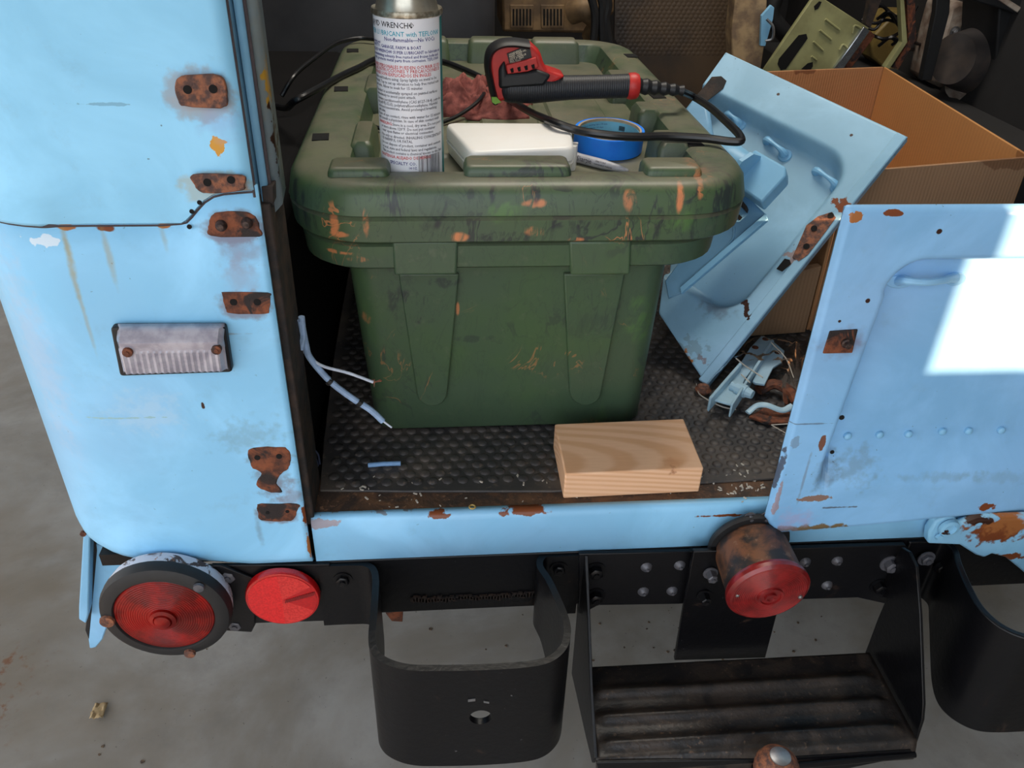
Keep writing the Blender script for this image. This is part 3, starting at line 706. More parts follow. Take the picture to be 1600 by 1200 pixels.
for px, py, m in [(1110, 895, 'bolt_grey'), (1100, 930, 'black')]: bolt(px, py, .703, cp, .0065, m, h=.012)
# tow ball
BC = PZ(1213, 1200, ST + .025)
ball = obj('tow_ball', G().lathe([(.016, -.03), (.014, -.018)] + [(.0254 * math.cos(a), .0254 * math.sin(a)) for a in [math.radians(q) for q in (-50, -30, -10, 10, 30, 45, 56)]] + [(.0135, .0215), (.012, .0222)], BC, (0, 0, 1), 32), 'rust_light', step, label='rusty tow ball with a flat pale top')
obj('ball_top', G().lathe([(.0118, .0218), (.0118, .0232), (.0108, .0237)], BC, (0, 0, 1), 24), 'steel', ball)

# --- right tail lamp (cylindrical pod)
TC = PY(1199, 921, .648)
ax = V((0.02, -1, -.10)).normalized()
m = MB('pod_rust'); n = m.noise(22, 5, .6, dist=.6); n2 = m.noise(90, 4)
c = m.mix(m.ramp(n.outputs[0], .42, .60), lin((36, 30, 28)), lin((112, 70, 44))); c = m.mix(m.mul(m.ramp(n2.outputs[0], .6, .7), .5), c, lin((140, 110, 90))); M['pod'] = m.done(c, .55)
M['red_lens_dull'] = simple('faded_red_lens', (138, 28, 28), .34, scale=50, rgb2=(104, 16, 18), Coat_Weight=.3)
pod = obj('pod_lamp', G().lathe([(.041, -.068), (.0445, -.060), (.0465, -.004), (.0475, 0)], TC, ax, 48), 'pod', beam, label='cylindrical rusty lamp pod with a faded red lens')
prof = [(.048, -.006), (.0495, -.002), (.0495, .003), (.046, .0065)]
for k in range(13): r = .0445 - k * .0022; prof += [(r, .0070 + .0002 * k), (r - .0011, .0076 + .0002 * k)]
prof += [(.0155, .0100), (.0150, .0125), (.0125, .0125), (.012, .0105), (.0075, .0105), (.007, .0135), (.0045, .0135), (.004, .012), (.0005, .0125)]
lens = obj('lens', G().lathe(prof, TC, ax, 48), 'red_lens_dull', pod, ang=20)
for px, py in [(1152, 929), (1250, 932)]:
    obj('lens_screw', G().lathe([(.0028, 0), (.0026, .002), (.001, .003)], PY(px, py, .6415), (0, -1, 0), 10), 'steel', pod)
bc = TC - ax * .069
obj('gasket', G().lathe([(.050, -.004), (.0515, 0), (.050, .004), (.042, .004)], bc, ax, 40), 'rubber', pod)
for a in (75, 100, 60):
    obj('bolt', G().hexbolt(bc + V((.043 * math.cos(math.radians(a)), -.002, .047 * math.sin(math.radians(a)))), (0, -1, 0), .005, .004), 'bolt_grey', pod)

# --- loose wires at left (part of the vehicle harness)
M['wire_white'] = simple('white_wire', (206, 216, 232), .5, scale=100)
M['wire_blue'] = simple('pale_blue_sleeve', (158, 186, 222), .5, scale=100)
M['wire_dark'] = simple('dark_wire', (34, 44, 66), .6)
pts = cat([PY(436, 415, .79), PY(452, 470, .79), PY(466, 515, .80), PY(472, 545, .80), PY(500, 570, .80), PY(545, 583, .80), PY(583, 597, .80)], 6)
harness = obj('loose_wire', G().tube(pts, .0018, 8), 'wire_white', veh, label='thin white cut wire with frayed end')
g = G(); q = PY(585, 597, .80)
for k in range(8):
    a = random.random() * 6.28; g.tube([q, q + V((.006 * math.cos(a) + .003, random.uniform(-.003, .003), .006 * math.sin(a)))], .0006, 5)
obj('frayed_end', g, 'rust_light', harness)
pts = cat([PY(470, 500, .79), PY(478, 540, .795), PY(485, 560, .80), PY(515, 595, .80), PY(550, 622, .80), PY(578, 640, .80), PY(598, 658, .80)], 6)
sl = obj('wire_sleeve', G().tube(pts, .0038, 10), 'wire_blue', veh, label='pale blue sleeved wire bundle')
obj('wire_tip', G().tube([PY(596, 656, .80), PY(612, 668, .80)], .0012, 6), 'wire_white', sl)
for px, py in [(515, 596), (562, 629)]:
    a_, b2 = PY(px - 3, py - 2, .80), PY(px + 2, py + 2, .80); obj('cable_clip', G().tube([a_, b2], .005, 8), 'rubber', sl)
obj('sleeve_end', G().tube([PY(471, 495, .79), PY(474, 525, .79), PY(470, 545, .79)], .0035, 8), 'wire_blue', sl)
for k, (a1, b1) in enumerate([((452, 536), (470, 548)), ((487, 700), (500, 725)), ((485, 715), (497, 728))]):
    obj('short_wire', G().tube(cat([PY(*a1, .80), PY((a1[0] + b1[0]) / 2 + 3, (a1[1] + b1[1]) / 2 - 4, .795), PY(*b1, .80)], 4), .0012, 6), 'wire_dark', veh)
g = G()
for k in range(3): g.tube(cat([PY(430 + k * 3, 330, .795), PY(436 + k * 2, 400, .79), PY(445 + k, 460, .79), PY(468, 520 + k * 8, .795)], 5), .0011, 6)
obj('dark_wires', g, 'wire_dark', veh)

# ================================================================== RUBBER MAT
M['mat'] = None
m = MB('mat_rubber'); n = m.noise(12, 5, .6); n2 = m.noise(140, 3)
c = m.mix(m.ramp(n.outputs[0], .4, .68), lin((58, 56, 57)), lin((90, 82, 76))); c = m.mix(m.mul(m.ramp(n2.outputs[0], .6, .7), .35), c, lin((130, 114, 98))); m.bump(n2.outputs[0], .2, .001)
M['mat'] = m.done(c, .5)
fr = [PZ(px, py, BED + .004) for px, py in [(500, 766), (640, 770), (865, 772), (1000, 757), (1100, 748), (1212, 744)]]
mz = BED + .0035
mat_pts = [V((-.151, .778, mz)), V((-.05, .771, mz)), (V((.13, .762, mz))), V((.25, .766, mz)), V((.41, .772, mz)), V((.9, .775, mz)), V((.9, 2.2, mz)), V((-.172, 2.2, mz)), V((-.165, 1.1, mz)), V((-.157, .875, mz))]
matt = obj('rubber_mat', G().prism([p - V((0, 0, .0033)) for p in mat_pts], (0, 0, .0033)), 'mat', None, label='grey dimpled rubber mat covering the cargo floor', cat='mat', bevel=.001)
g = G(); p = .0186; rows = 0
yy = .788
while yy < 2.0:
    x = -.146 + (p / 2 if rows % 2 else 0)
    while x < .75:
        inside_bin = (-.09 < x < .262 and .90 < yy < 1.52)
        if x > -.15 - (yy - .78) * .05 + .008 and not inside_bin and (yy < 1.3 or x < -.1 or x > .3):
            c = V((x, yy, mz)); seg = 8
            for (r_, h_) in (): pass
            vs = []
            for (r_, h_) in ((.0072, 0), (.0062, .0013), (.0040, .0021)):
                vs += [c + V((r_ * math.cos(2 * PI * k / seg), r_ * math.sin(2 * PI * k / seg), h_)) for k in range(seg)]
            vs.append(c + V((0, 0, .0023)))
            fs = [(j * seg + k, j * seg + (k + 1) % seg, (j + 1) * seg + (k + 1) % seg, (j + 1) * seg + k) for j in range(2) for k in range(seg)] + [(16 + k, 16 + (k + 1) % seg, 24) for k in range(seg)]
            g.add(vs, fs)
        x += p
    yy += p * .80; rows += 1
obj('raised_dots', g, 'mat', matt, kind='stuff', ang=80)
# crumbs on the bed edge
M['crumb_glint'] = simple('pale_crumb_glint', (196, 188, 176), .7, scale=300)
g = G(); rng = random.Random(11)
for k in range(90):
    x = rng.uniform(-.14, .38) if k < 55 else rng.gauss(.37, .02); y = rng.uniform(.745, .80) if k < 55 else rng.gauss(.762, .012)
    r = rng.uniform(.0005, .0016); a = rng.random() * 3; z = BED + .0002 + (.0035 if y > .775 else 0)
    g.obox((x, y, z + r * .5), (r * 1.8 * math.cos(a), r * 1.8 * math.sin(a), 0), (-r * .6 * math.sin(a), r * .6 * math.cos(a), 0), (0, 0, r * .5))
obj('crumbs', g, 'crumb_glint', None, label='pale crumbs and shavings on the bare strip of the bed', cat='debris', kind='stuff')
q = PZ(738, 792, BED + .0015); M['ring'] = simple('yellow_ring', (190, 160, 90), .5)
obj('small_ring', G().tube([q + V((.0035 * math.cos(t * PI / 6), .0035 * math.sin(t * PI / 6), 0)) for t in range(13)], .001, 6), 'ring', None, label='tiny tan ring lying on the rusty bed edge', cat='ring')
# blue insulation piece
M['tubing'] = simple('blue_tubing', (120, 160, 205), .5)
a_, b2 = PZ(575, 727, BED + .0085), PZ(626, 724, BED + .0085)
obj('tubing_scrap', G().tube([a_, a_.lerp(b2, .5) + V((0, .001, 0)), b2], .003, 10), 'tubing', None, label='short pale blue tubing scrap on the mat, left of the wood block', cat='tubing')

# ================================================================== WOOD BLOCK
m = MB('pine_wood')
dv = m.mapping(loc=(.2, .78, BED - .06), rot=(.06, .12, .02), scale=(1, 1, 1))
sp = m.n.new('ShaderNodeTexWave'); sp.wave_type = 'RINGS'; sp.rings_direction = 'X'; sp.inputs['Scale'].default_value = 48; sp.inputs['Distortion'].default_value = 2.2; sp.inputs['Detail'].default_value = 2; sp.inputs['Detail Scale'].default_value = .6
m.l.new(m.mapping(loc=(.2, .78, BED - .06), rot=(.0, .10, .04), scale=(5, 1, 1), vec=None), sp.inputs['Vector'])
c = m.mix(m.ramp(sp.outputs['Color'], .2, .9), lin((232, 188, 152)), lin((218, 168, 128)))
n = m.noise(10, 4); c = m.mix(m.mul(m.ramp(n.outputs[0], .4, .7), .35), c, lin((232, 186, 150)))
kn = m.blobmask(tuple(PZ(1050, 734, BED + .034)), (.009, .006, .006), .5, 120, .6); c = m.mix(kn, c, lin((150, 90, 52)))
kn = m.blobmask(tuple(PZ(1052, 726, BED + .036)), (.02, .012, .012), .5, 60, .9); c = m.mix(m.mul(kn, .5), c, lin((190, 130, 84)))
m.bump(m.noise(220, 3, vec=m.mapping(scale=(8, 1, 1))).outputs[0], .25, .001)
M['pine'] = m.done(c, .6, Specular_IOR_Level=.25)
z0, z1 = BED + .0005, BED + .0385
bt = [V((.141, .7505, 0)), V((.310, .754, 0)), V((.3085, .847, 0)), V((.140, .843, 0))]
# rests with its rear on the mat
g = G(); g.add([V((q.x, q.y, z0 + (.007 if i > 1 else .0)+.0)) for i, q in enumerate(bt)] + [V((q.x, q.y, z1 + (.007 if i > 1 else 0))) for i, q in enumerate(bt)], [(0, 3, 2, 1), (4, 5, 6, 7), (0, 1, 5, 4), (1, 2, 6, 5), (2, 3, 7, 6), (3, 0, 4, 7)])
obj('wood_block', g, 'pine', None, label='cut block of pale pine lumber with a knot, on the mat edge', cat='wood block', bevel=.002, bseg=2)

# ================================================================== STORAGE BIN
def camo(name, base=(70, 88, 70), strokes=(), dust=.35, fine=1.0):
    m = MB(name); n0 = m.noise(6, 3)
    c = m.mix(m.ramp(n0.outputs[0], .4, .65), lin(base), lin((base[0] + 2, base[1] + 6, base[2] - 6)))
    def band(nn, c0, wd):
        s_ = m.n.new('ShaderNodeMath'); s_.operation = 'SUBTRACT'; m.l.new(nn.outputs[0], s_.inputs[0]); s_.inputs[1].default_value = c0
        a_ = m.n.new('ShaderNodeMath'); a_.operation = 'ABSOLUTE'; m.l.new(s_.outputs[0], a_.inputs[0]); return m.ramp(a_.outputs[0], wd, wd * .3)
    n1 = m.noise(16, 4, .55, dist=1.4, vec=m.mapping(scale=(1, 1, 1.9), loc=(.3, 0, 0)))
    gate = m.ramp(m.noise(12, 2, vec=m.mapping(scale=(1.3, 1, .8))).outputs[0], .50, .60)
    c = m.mix(m.mul(m.mul(band(n1, .45, .030), gate), float(.8 * fine)), c, lin((40, 44, 50)))
    n7 = m.noise(30, 4, .6, dist=1.8, vec=m.mapping(scale=(1, 1, 2.6), loc=(7, 0, 1))); c = m.mix(m.mul(band(n7, .5, .022), float(.45 * fine)), c, lin((46, 58, 50)))
    n3 = m.noise(7, 3, .5, dist=1.0, vec=m.mapping(scale=(1, 1, 2.), loc=(5, 2, 3)))
    c = m.mix(m.mul(m.ramp(n3.outputs[0], .60, .70), .35), c, lin((80, 108, 62)))
    n2 = m.noise(15, 4, .6, dist=1.6, vec=m.mapping(scale=(1, 1, 1.8), loc=(1.3, 2, .4)))
    gate2 = m.ramp(m.noise(10, 2, vec=m.mapping(loc=(3, 1, 0))).outputs[0], .57, .63)
    c = m.mix(m.mul(m.mul(band(n2, .52, .010), gate2), float(.8 * fine)), c, lin((196, 128, 82)))
    sw = m.noise(75, 4, .6, dist=1.2, vec=m.mapping(scale=(1, 1, 3.2), rot=(0, .25, 0))); swm = m.ramp(sw.outputs[0], .40, .56)
    for (ctr, r, col, amp, st) in strokes:
        mk = m.mul(m.blobmask(tuple(ctr), tuple(x * 1.35 for x in r), amp * .7, 45, .6), swm); c = m.mix(m.mul(mk, float(st)), c, col)
    n5 = m.noise(60, 5, .7); c = m.mix(m.mul(m.ramp(n5.outputs[0], .55, .8), .25), c, lin((118, 116, 100)))
    # dust lying on upward faces
    g_ = m.n.new('ShaderNodeNewGeometry'); sp_ = m.n.new('ShaderNodeSeparateXYZ'); m.l.new(g_.outputs['Normal'], sp_.inputs[0])
    nd = m.noise(14, 5, .65); du = m.mul(m.mul(m.ramp(sp_.outputs[2], .55, .95), m.ramp(nd.outputs[0], .2, .6)), float(dust))
    c = m.mix(du, c, lin((132, 124, 106)))
    m.bump(m.noise(25, 3).outputs[0], .08, .002)
    return m.done(c, .42)
ORG = lin((208, 130, 84)); INK = lin((34, 36, 46)); LIM = lin((86, 128, 60))
def stk(px, py, rx, rz, col, y=.818, amp=.6, st=.85, ry=.05): return (PY(px, py, y), (rx, ry, rz), col, amp, st)
LIDS = [stk(1063, 312, .0035, .016, ORG, st=1), stk(1098, 298, .004, .009, ORG), stk(984, 312, .006, .011, ORG, st=.7), stk(830, 318, .016, .004, ORG, .818, 1.1), stk(720, 370, .010, .005, ORG, st=.9), stk(835, 362, .010, .005, ORG, .818, .9, .8),
        stk(522, 352, .004, .012, ORG, .824, .9), stk(572, 350, .0028, .013, ORG), stk(530, 368, .010, .003, ORG, .82, .9), stk(900, 375, .008, .003, ORG, .818, 1), stk(1090, 262, .012, .02, ORG, .86, 1.0, .5, .03),
        stk(682, 350, .013, .012, INK, .818, 1.1), stk(770, 300, .004, .016, INK, .818, .8), stk(800, 286, .018, .004, INK, .818, .9), stk(838, 302, .004, .012, INK, .818, .9), stk(800, 372, .03, .006, INK, .818, 1.1, .8), stk(868, 350, .006, .012, INK, .818, 1), stk(605, 325, .012, .006, INK, .818, 1.1, .7),
        stk(915, 350, .012, .006, INK, .818, 1.1, .7), stk(1030, 350, .004, .018, INK, .818, .9, .7), stk(1080, 352, .003, .018, INK, .83, .9, .7), stk(1122, 320, .003, .03, INK, .87, .9, .8), stk(1110, 330, .002, .03, INK, .85, .9, .7), stk(735, 305, .006, .008, INK, .818, 1, .6), stk(960, 280, .01, .008, INK, .818, 1.1, .6),
        stk(480, 330, .003, .03, INK, .86, .9, .7), stk(465, 300, .003, .03, INK, .88, .9, .7), stk(795, 325, .020, .010, LIM, .818, 1., .5), stk(1065, 345, .012, .012, LIM, .818, 1., .5), stk(688, 318, .005, .016, INK, .818, 1.1, .6)]
BODS = [stk(640, 462, .018, .010, INK, .86, 1.2, .75), stk(662, 498, .016, .005, INK, .862, 1.2, .8), stk(612, 470, .006, .02, INK, .86, 1.2, .6), stk(700, 440, .014, .006, INK, .855, 1.2, .6), stk(715, 482, .002, .008, ORG, .862, .9, .7),
        stk(530, 392, .016, .002, ORG, .835, 1., .8), stk(560, 405, .012, .003, ORG, .828, 1.1, .5), stk(570, 500, .006, .008, ORG, .868, 1.4, .4), stk(735, 530, .03, .004, INK, .868, 1.4, .4), stk(1000, 500, .014, .03, LIM, .862, 1., .35), stk(600, 560, .003, .012, INK, .87, 1., .5), stk(930, 500, .03, .02, INK, .862, 1.6, .2)]
M['camo'] = camo('marbled_green_plastic', (68, 86, 66), LIDS, .55, 1.0)
M['camo_plain'] = camo('green_plastic', (64, 84, 64), BODS, .2, .45)
M['camo_dusty'] = camo('dusty_green_plastic', (76, 88, 72), (), .6, .3)
bcx, BY0, BY1 = .0825, .855, 1.565
bin_ = thing('storage_bin', 'large marbled green plastic storage bin with a thick ridged lid, on the rubber mat', 'storage bin', (bcx, 1.2, BED))
def ring(x0, x1, y0, y1, r, z, n=8): return rrect((x0 + x1) / 2, (y0 + y1) / 2, (x1 - x0) / 2, (y1 - y0) / 2, r, z, n)
zb0 = BED + .0065
rings = [ring(-.085, .258, .895, 1.51, .025, zb0), ring(-.092, .266, .888, 1.517, .03, zb0 + .006)]
for t in (.25, .5, .75, 1): rings.append(ring(-.092 - .0135 * t, .266 + .0015 * t - .001, .888 - .033 * t, 1.517 + .04 * t, .03, zb0 + .006 + (.885 - zb0 - .006) * t))
body = obj('bin_body', G().loft(rings), 'camo_plain', bin_, ang=50)
# lower rim collar
x0, x1 = -.152, .320
rings = [ring(-.105, .268, .86, 1.56, .03, .888), ring(x0 + .006, x1 - .006, .832, 1.585, .07, .889), ring(x0, x1, .826, 1.59, .075, .893), ring(x0 - .002, x1 + .002, .824, 1.592, .075, .918), ring(x0 + .004, x1 - .004, .83, 1.585, .07, .9215), ring(-.11, .27, .87, 1.56, .03, .9215)]
obj('bin_rim', G().loft(rings), 'camo_plain', bin_, ang=40)
# tapered tongues on the front
def tongue(pts, nm='bin_rib'):
    def on(px, py):                       # the sloping front face of the body
        o_ = V((0, .855, .885)); n_ = V((0, -(.885 - zb0), -.033)).normalized(); return PP(px, py, o_, n_)
    c = [on(px, py) + V((0, .002, 0)) for px, py in pts]
    obj(nm, G().prism(c, (0, -.0075, 0)), 'camo_plain', body, bevel=.002, bseg=3)
def half(cx, cy, r, n=8): return [(cx + r * math.cos(PI * k / n), cy + r * .9 * math.sin(PI * k / n)) for k in range(n + 1)]
tongue([(623, 425)] + [(717, 425)] + half(675, 610, 24))
tongue([(880, 425)] + [(975, 425)] + half(914, 608, 25))
for (xa, xb) in ((613, 716), (889, 987)):
    obj('lid_catch', G().prism([PY(px, py, .8215) for px, py in [(xa, 377), (xb, 377), (xb - 2, 430), (xa + 3, 431)]], (0, .03, 0)), 'camo_plain', bin_, bevel=.003, bseg=3)
# lid
LX0, LX1, LYB, LYF = -.166, .351, 1.605, .817
TOPZ = .985
rings = [ring(LX0 + .03, LX1 - .03, LYF + .03, LYB - .03, .06, .922), ring(LX0 + .010, LX1 - .010, LYF + .006, LYB - .006, .085, .922), ring(LX0 + .003, LX1 - .003, LYF + .001, LYB - .002, .09, .926),
         ring(LX0 + .001, LX1 - .001, LYF, LYB, .09, .9495), ring(LX0 + .0045, LX1 - .0045, LYF + .0035, LYB - .003, .09, .9525), ring(LX0, LX1, LYF - .0005, LYB, .09, .955),
         ring(LX0 + .004, LX1 - .004, LYF + .002, LYB - .004, .09, .975), ring(LX0 + .010, LX1 - .010, LYF + .007, LYB - .01, .088, .983), ring(LX0 + .018, LX1 - .018, LYF + .016, LYB - .018, .08, .9865)]
IX0, IX1, IY0, IY1 = -.098, .292, .868, 1.555        # recess
rings += [ring(LX0 + .03, LX1 - .03, LYF + .028, LYB - .03, .07, .9872), ring(IX0 - .006, IX1 + .006, IY0 - .006, IY1 + .006, .035, .9868), ring(IX0, IX1, IY0, IY1, .03, .983), ring(IX0 + .008, IX1 - .008, IY0 + .008, IY1 - .008, .026, .956)]
lid = obj('bin_lid', G().loft(rings), 'camo', bin_, ang=40, label='thick marbled green lid with a recessed top')
RZ = .956
obj('recess_floor', G().loft([ring(IX0 + .009, IX1 - .009, IY0 + .009, IY1 - .009, .025, RZ - .001), ring(IX0 + .011, IX1 - .011, IY0 + .011, IY1 - .011, .025, RZ + .0005)]), 'camo_dusty', lid)
# raised blocks on the front edge of the recess
for (xa, xb, zt) in ((522, 613, .996), (723, 879, .998), (990, 1070, .996)):
    p0, p1 = PZ(xa, 262, RZ + .02), PZ(xb, 258, RZ + .02)
    obj('lid_ridge', G().loft([rrect((p0.x + p1.x) / 2, .868, (p1.x - p0.x) / 2 + .002, .020, .008, .958, 4), rrect((p0.x + p1.x) / 2, .866, (p1.x - p0.x) / 2, .021, .007, .990, 4), rrect((p0.x + p1.x) / 2, .866, (p1.x - p0.x) / 2 - .002, .019, .006, zt - .002, 4), rrect((p0.x + p1.x) / 2, .866, (p1.x - p0.x) / 2 - .005, .016, .005, zt, 4)]), 'camo', lid, ang=50)
# side and rear ribs in the recess
for (x, y_, hx, hy) in [(.280, .98, .022, .035), (.282, 1.12, .018, .03), (.28, 1.30, .02, .04), (-.088, 1.0, .016, .05), (-.088, 1.25, .018, .05)]:
    obj('lid_ridge', G().loft([rrect(x, y_, hx, hy, .008, RZ - .002, 4), rrect(x, y_, hx - .002, hy - .003, .008, .983, 4), rrect(x, y_, hx - .007, hy - .008, .006, .990, 4)]), 'camo_dusty', lid, ang=50)
for x in (-.02, .10, .21):
    obj('lid_ridge', G().loft([rrect(x, 1.545, .045, .022, .008, RZ - .002, 4), rrect(x, 1.548, .042, .018, .008, .988, 4), rrect(x, 1.55, .036, .012, .006, .995, 4)]), 'camo_dusty', lid, ang=50)
for (px, py) in [(501, 214), (533, 139), (551, 79), (1083, 223), (986, 87), (1027, 150)]:
    c = PZ(px, py, .9874); obj('strap_slot', G().obox(c, (.0095, .001, 0), (-.001, .013, 0), (0, 0, .0006)), 'hole', lid)
# diamond panels on the recess floor
g = G()
for k in range(3): g.loft([rrect(.0 + k * .1, 1.2, .042, .20, .01, RZ, 3), rrect(.0 + k * .1, 1.2, .038, .195, .01, RZ + .004, 3)])
obj('recess_panels', g, 'camo_dusty', lid)

# ================================================================== SPRAY CAN
M['label_white'] = simple('white_label', (238, 238, 244), .32, scale=20, rgb2=(232, 233, 240))
M['tin'] = simple('tin_metal', (206, 200, 184), .3, .85, scale=80)
M['tin_rim'] = simple('tin_rim', (196, 188, 170), .34, .8, scale=160, rgb2=(140, 130, 112))
M['ink_black'] = simple('ink_black', (26, 26, 40), .5)
M['ink_grey'] = simple('ink_grey', (92, 92, 104), .5)
M['ink_red'] = simple('ink_red', (206, 54, 56), .5)
M['ink_navy'] = simple('ink_navy', (40, 44, 130), .5)
M['ink_cyan'] = simple('ink_cyan', (60, 176, 200), .5)
M['ink_teal'] = simple('ink_teal', (0, 122, 126), .4)
cr_ = .0342; zc = RZ + .0005 + .004
c0 = PY(643, 262, .866); ccx, ccy = PZ(643, 272, zc).x, PZ(643, 272, zc).y + cr_
ccy = .903
ccx = PY(641, 150, ccy).x
ztop = PY(638, 12, ccy).z
can = thing('spray_can', 'tall white printed spray can with a metal shoulder, standing on the bin lid', 'spray can', (ccx, ccy, zc))
H = ztop - zc
CC = V((ccx, ccy, zc))
obj('can_label', G().lathe([(cr_ - .001, .0), (cr_, .001), (cr_, H - .004), (cr_ - .001, H - .003)], CC, (0, 0, 1), 64), 'label_white', can)
obj('can_base', G().lathe([(cr_ - .003, -.004), (cr_ + .0004, -.002), (cr_ + .0004, .001), (cr_ - .001, .002)], CC, (0, 0, 1), 48), 'tin_rim', can)
obj('can_rim', G().lathe([(cr_ - .001, H - .006), (cr_ + .0016, H - .004), (cr_ + .002, H - .001), (cr_ + .001, H + .001), (cr_ - .002, H - .0005)], CC, (0, 0, 1), 64), 'tin_rim', can)
sh = obj('can_shoulder', G().lathe([(cr_ - .0015, H - .001), (cr_ - .003, H + .001), (cr_ - .004, H + .006), (cr_ - .006, H + .010), (cr_ - .0065, H + .018), (cr_ - .008, H + .024), (cr_ - .014, H + .030), (.012, H + .034)], CC, (0, 0, 1), 56), 'tin', can)
obj('spray_cap', G().lathe([(.0145, H + .030), (.0145, H + .045), (.012, H + .05), (.006, H + .052)], CC, (0, 0, 1), 32), 'label_white', can)
def onc(rad, z, a0=0):
    def f(x, y):
        a = a0 + x / rad - PI / 2; return V((ccx + (rad + .00025) * math.cos(a), ccy + (rad + .00025) * math.sin(a), z + y))
    return f
Lr = cr_
def zpx(py): return PY(641, py, ccy - cr_).z
rows_ = [(44, 'LIQUID WRENCH®', .0064, 'ink_black', -.056, 1.0), (57, 'SUPER LUBRICANT with TEFLON®', .0056, 'ink_cyan', -.058, 1.02), (65.5, 'Non-flammable—No VOCs', .0046, 'ink_navy', -.029, 1.0),
         (71, 'For penetrant use!', .0030, 'ink_navy', -.058, 1.), (77, 'FOR AUTO, GARAGE, FARM & BOAT', .0038, 'ink_navy', -.056, 1.), (84.5, 'LIQUID WRENCH® SUPER LUBRICANT to lubricate and protect', .0036, 'ink_navy', -.052, 1.), (91, 'by penetrating solvents free rusted and frozen bolts and', .0036, 'ink_navy', -.052, 1.), (97, 'parts, protects metal parts from corrosion. TEFLON®', .0036, 'ink_navy', -.050, 1.),
         (108, 'LESIONES PERSONALES PUEDEN OCURRIR SI USTED NO', .0040, 'ink_red', -.058, 1.), (114, 'LEE LAS INTRUCCIONES Y PRECAUCIONES DE ESTE', .0040, 'ink_red', -.056, 1.05), (120.5, 'ENVASE SON EXPLICADOS EN INGLES', .0040, 'ink_red', -.052, 1.),
         (127, 'Shake well before using. Spray lightly on metal to be', .0036, 'ink_grey', -.050, 1.), (133.5, 'lubricated. Tap to set up vibration to help free rusted nuts', .0036, 'ink_grey', -.054, .98), (140, 'and bolts. Allow to soak for 15 minutes', .0036, 'ink_grey', -.050, 1.),
         (148, 'If product is accidentally sprayed on painted surfaces', .0036, 'ink_grey', -.050, 1.), (154, 'immediately to avoid paint attack.', .0036, 'ink_grey', -.048, 1.), (161, 'Contains perchloroethylene (CAS #127-18-4), petroleum', .0036, 'ink_grey', -.048, 1.), (167, 'oils (64742-52-5), polytetrafluoroethylene. Harmful', .0036, 'ink_grey', -.048, 1.), (173, 'overuse/concentrate. Avoid prolonged breathing', .0036, 'ink_grey', -.046, 1.), (179, 'with skin.', .0034, 'ink_grey', -.046, 1.),
         (185, 'In case of eye contact, rinse with water for 15 minutes', .0036, 'ink_grey', -.048, 1.), (191, 'and consult a physician. In case of skin contact wash', .0036, 'ink_grey', -.047, 1.), (198, 'HANDLING:', .0038, 'ink_red', -.046, 1.), (198, 'Store in a cool, dry area. Do not puncture', .0036, 'ink_grey', -.024, 1.), (204, 'or store above 120°F. Do not put container', .0036, 'ink_grey', -.042, 1.), (210, 'near open flame or electrical connection', .0036, 'ink_grey', -.040, 1.),
         (217, 'Use only as directed. INHALING CONCENTRATED', .0036, 'ink_grey', -.042, 1.), (223, 'IS HARMFUL OR FATAL', .0036, 'ink_grey', -.041, 1.), (229.5, 'Do not dispose of product, container and contents', .0036, 'ink_grey', -.042, .98), (236, 'in local, state and federal laws and regulations.', .0036, 'ink_grey', -.042, .98), (242, 'This product contains a chemical known to the State', .0036, 'ink_grey', -.042, .98),
         (249, 'MANTENGA ALEJADO DE NIÑOS', .0040, 'ink_red', -.046, 1.), (258, 'SPECIALTY CO.', .0042, 'ink_navy', -.030, 1.), (264, 'Cleveland, OH 44101', .0030, 'ink_navy', -.030, 1.)]
acc = {}
for (py, s_, sz, ink, x0_, sq) in rows_:
    if 'Cleveland' in s_: s_ = '14 OZ.'; x0_ = -.008
    o = text(s_, sz * 1.14, ink, can, onc(cr_, zpx(py + .6)), squash=sq * .90 if sz < .0037 else sq * .93, bold=.00006)
    # keep the lettering inside the label block (right margin at the teal stripe)
    dl = [v.index for v in o.data.vertices]
    me = o.data; off = rootloc(can)
    a0 = (x0_ + .0045) / cr_
    for v in me.vertices:
        p = v.co; a = math.atan2(p.y, p.x) + a0 + 0; r_ = math.hypot(p.x, p.y)
        v.co = V((r_ * math.cos(a), r_ * math.sin(a), p.z))
    bm = bmesh.new(); bm.from_mesh(me)
    lim = math.radians(66)
    kill = [v for v in bm.verts if (math.atan2(v.co.y, v.co.x) + PI / 2 + PI) % (2 * PI) - PI > lim]
    bmesh.ops.delete(bm, geom=kill, context='VERTS'); bm.to_mesh(me); bm.free()
def cpatch(a0, a1, z0_, z1_, m, nm, parent=can, rad=None):
    rad = rad or cr_ + .0002; n = max(1, int(abs(a1 - a0) / .1)); g = G()
    g.grid(n, 1, lambda u, v: V((ccx + rad * math.cos(a0 + (a1 - a0) * u - PI / 2), ccy + rad * math.sin(a0 + (a1 - a0) * u - PI / 2), z0_ + (z1_ - z0_) * v)))
    return g
obj('teal_stripe', cpatch(math.radians(70), math.radians(150), zc + .001, zc + H - .006, 'ink_teal', 'x'), 'ink_teal', can, label='teal edge of the printed label')
g = G(); rng = random.Random(2); a = math.radians(12); k = 0
while a < math.radians(58):
    wd = rng.choice([.010, .018, .028]); 
    gg = cpatch(a, a + wd, zc + .004, zpx(244), None, None); b = len(g.v); g.v += gg.v; g.f += [tuple(i + b for i in f) for f in gg.f]
    a += wd + rng.choice([.012, .02, .028])
obj('barcode', g, 'ink_black', can)
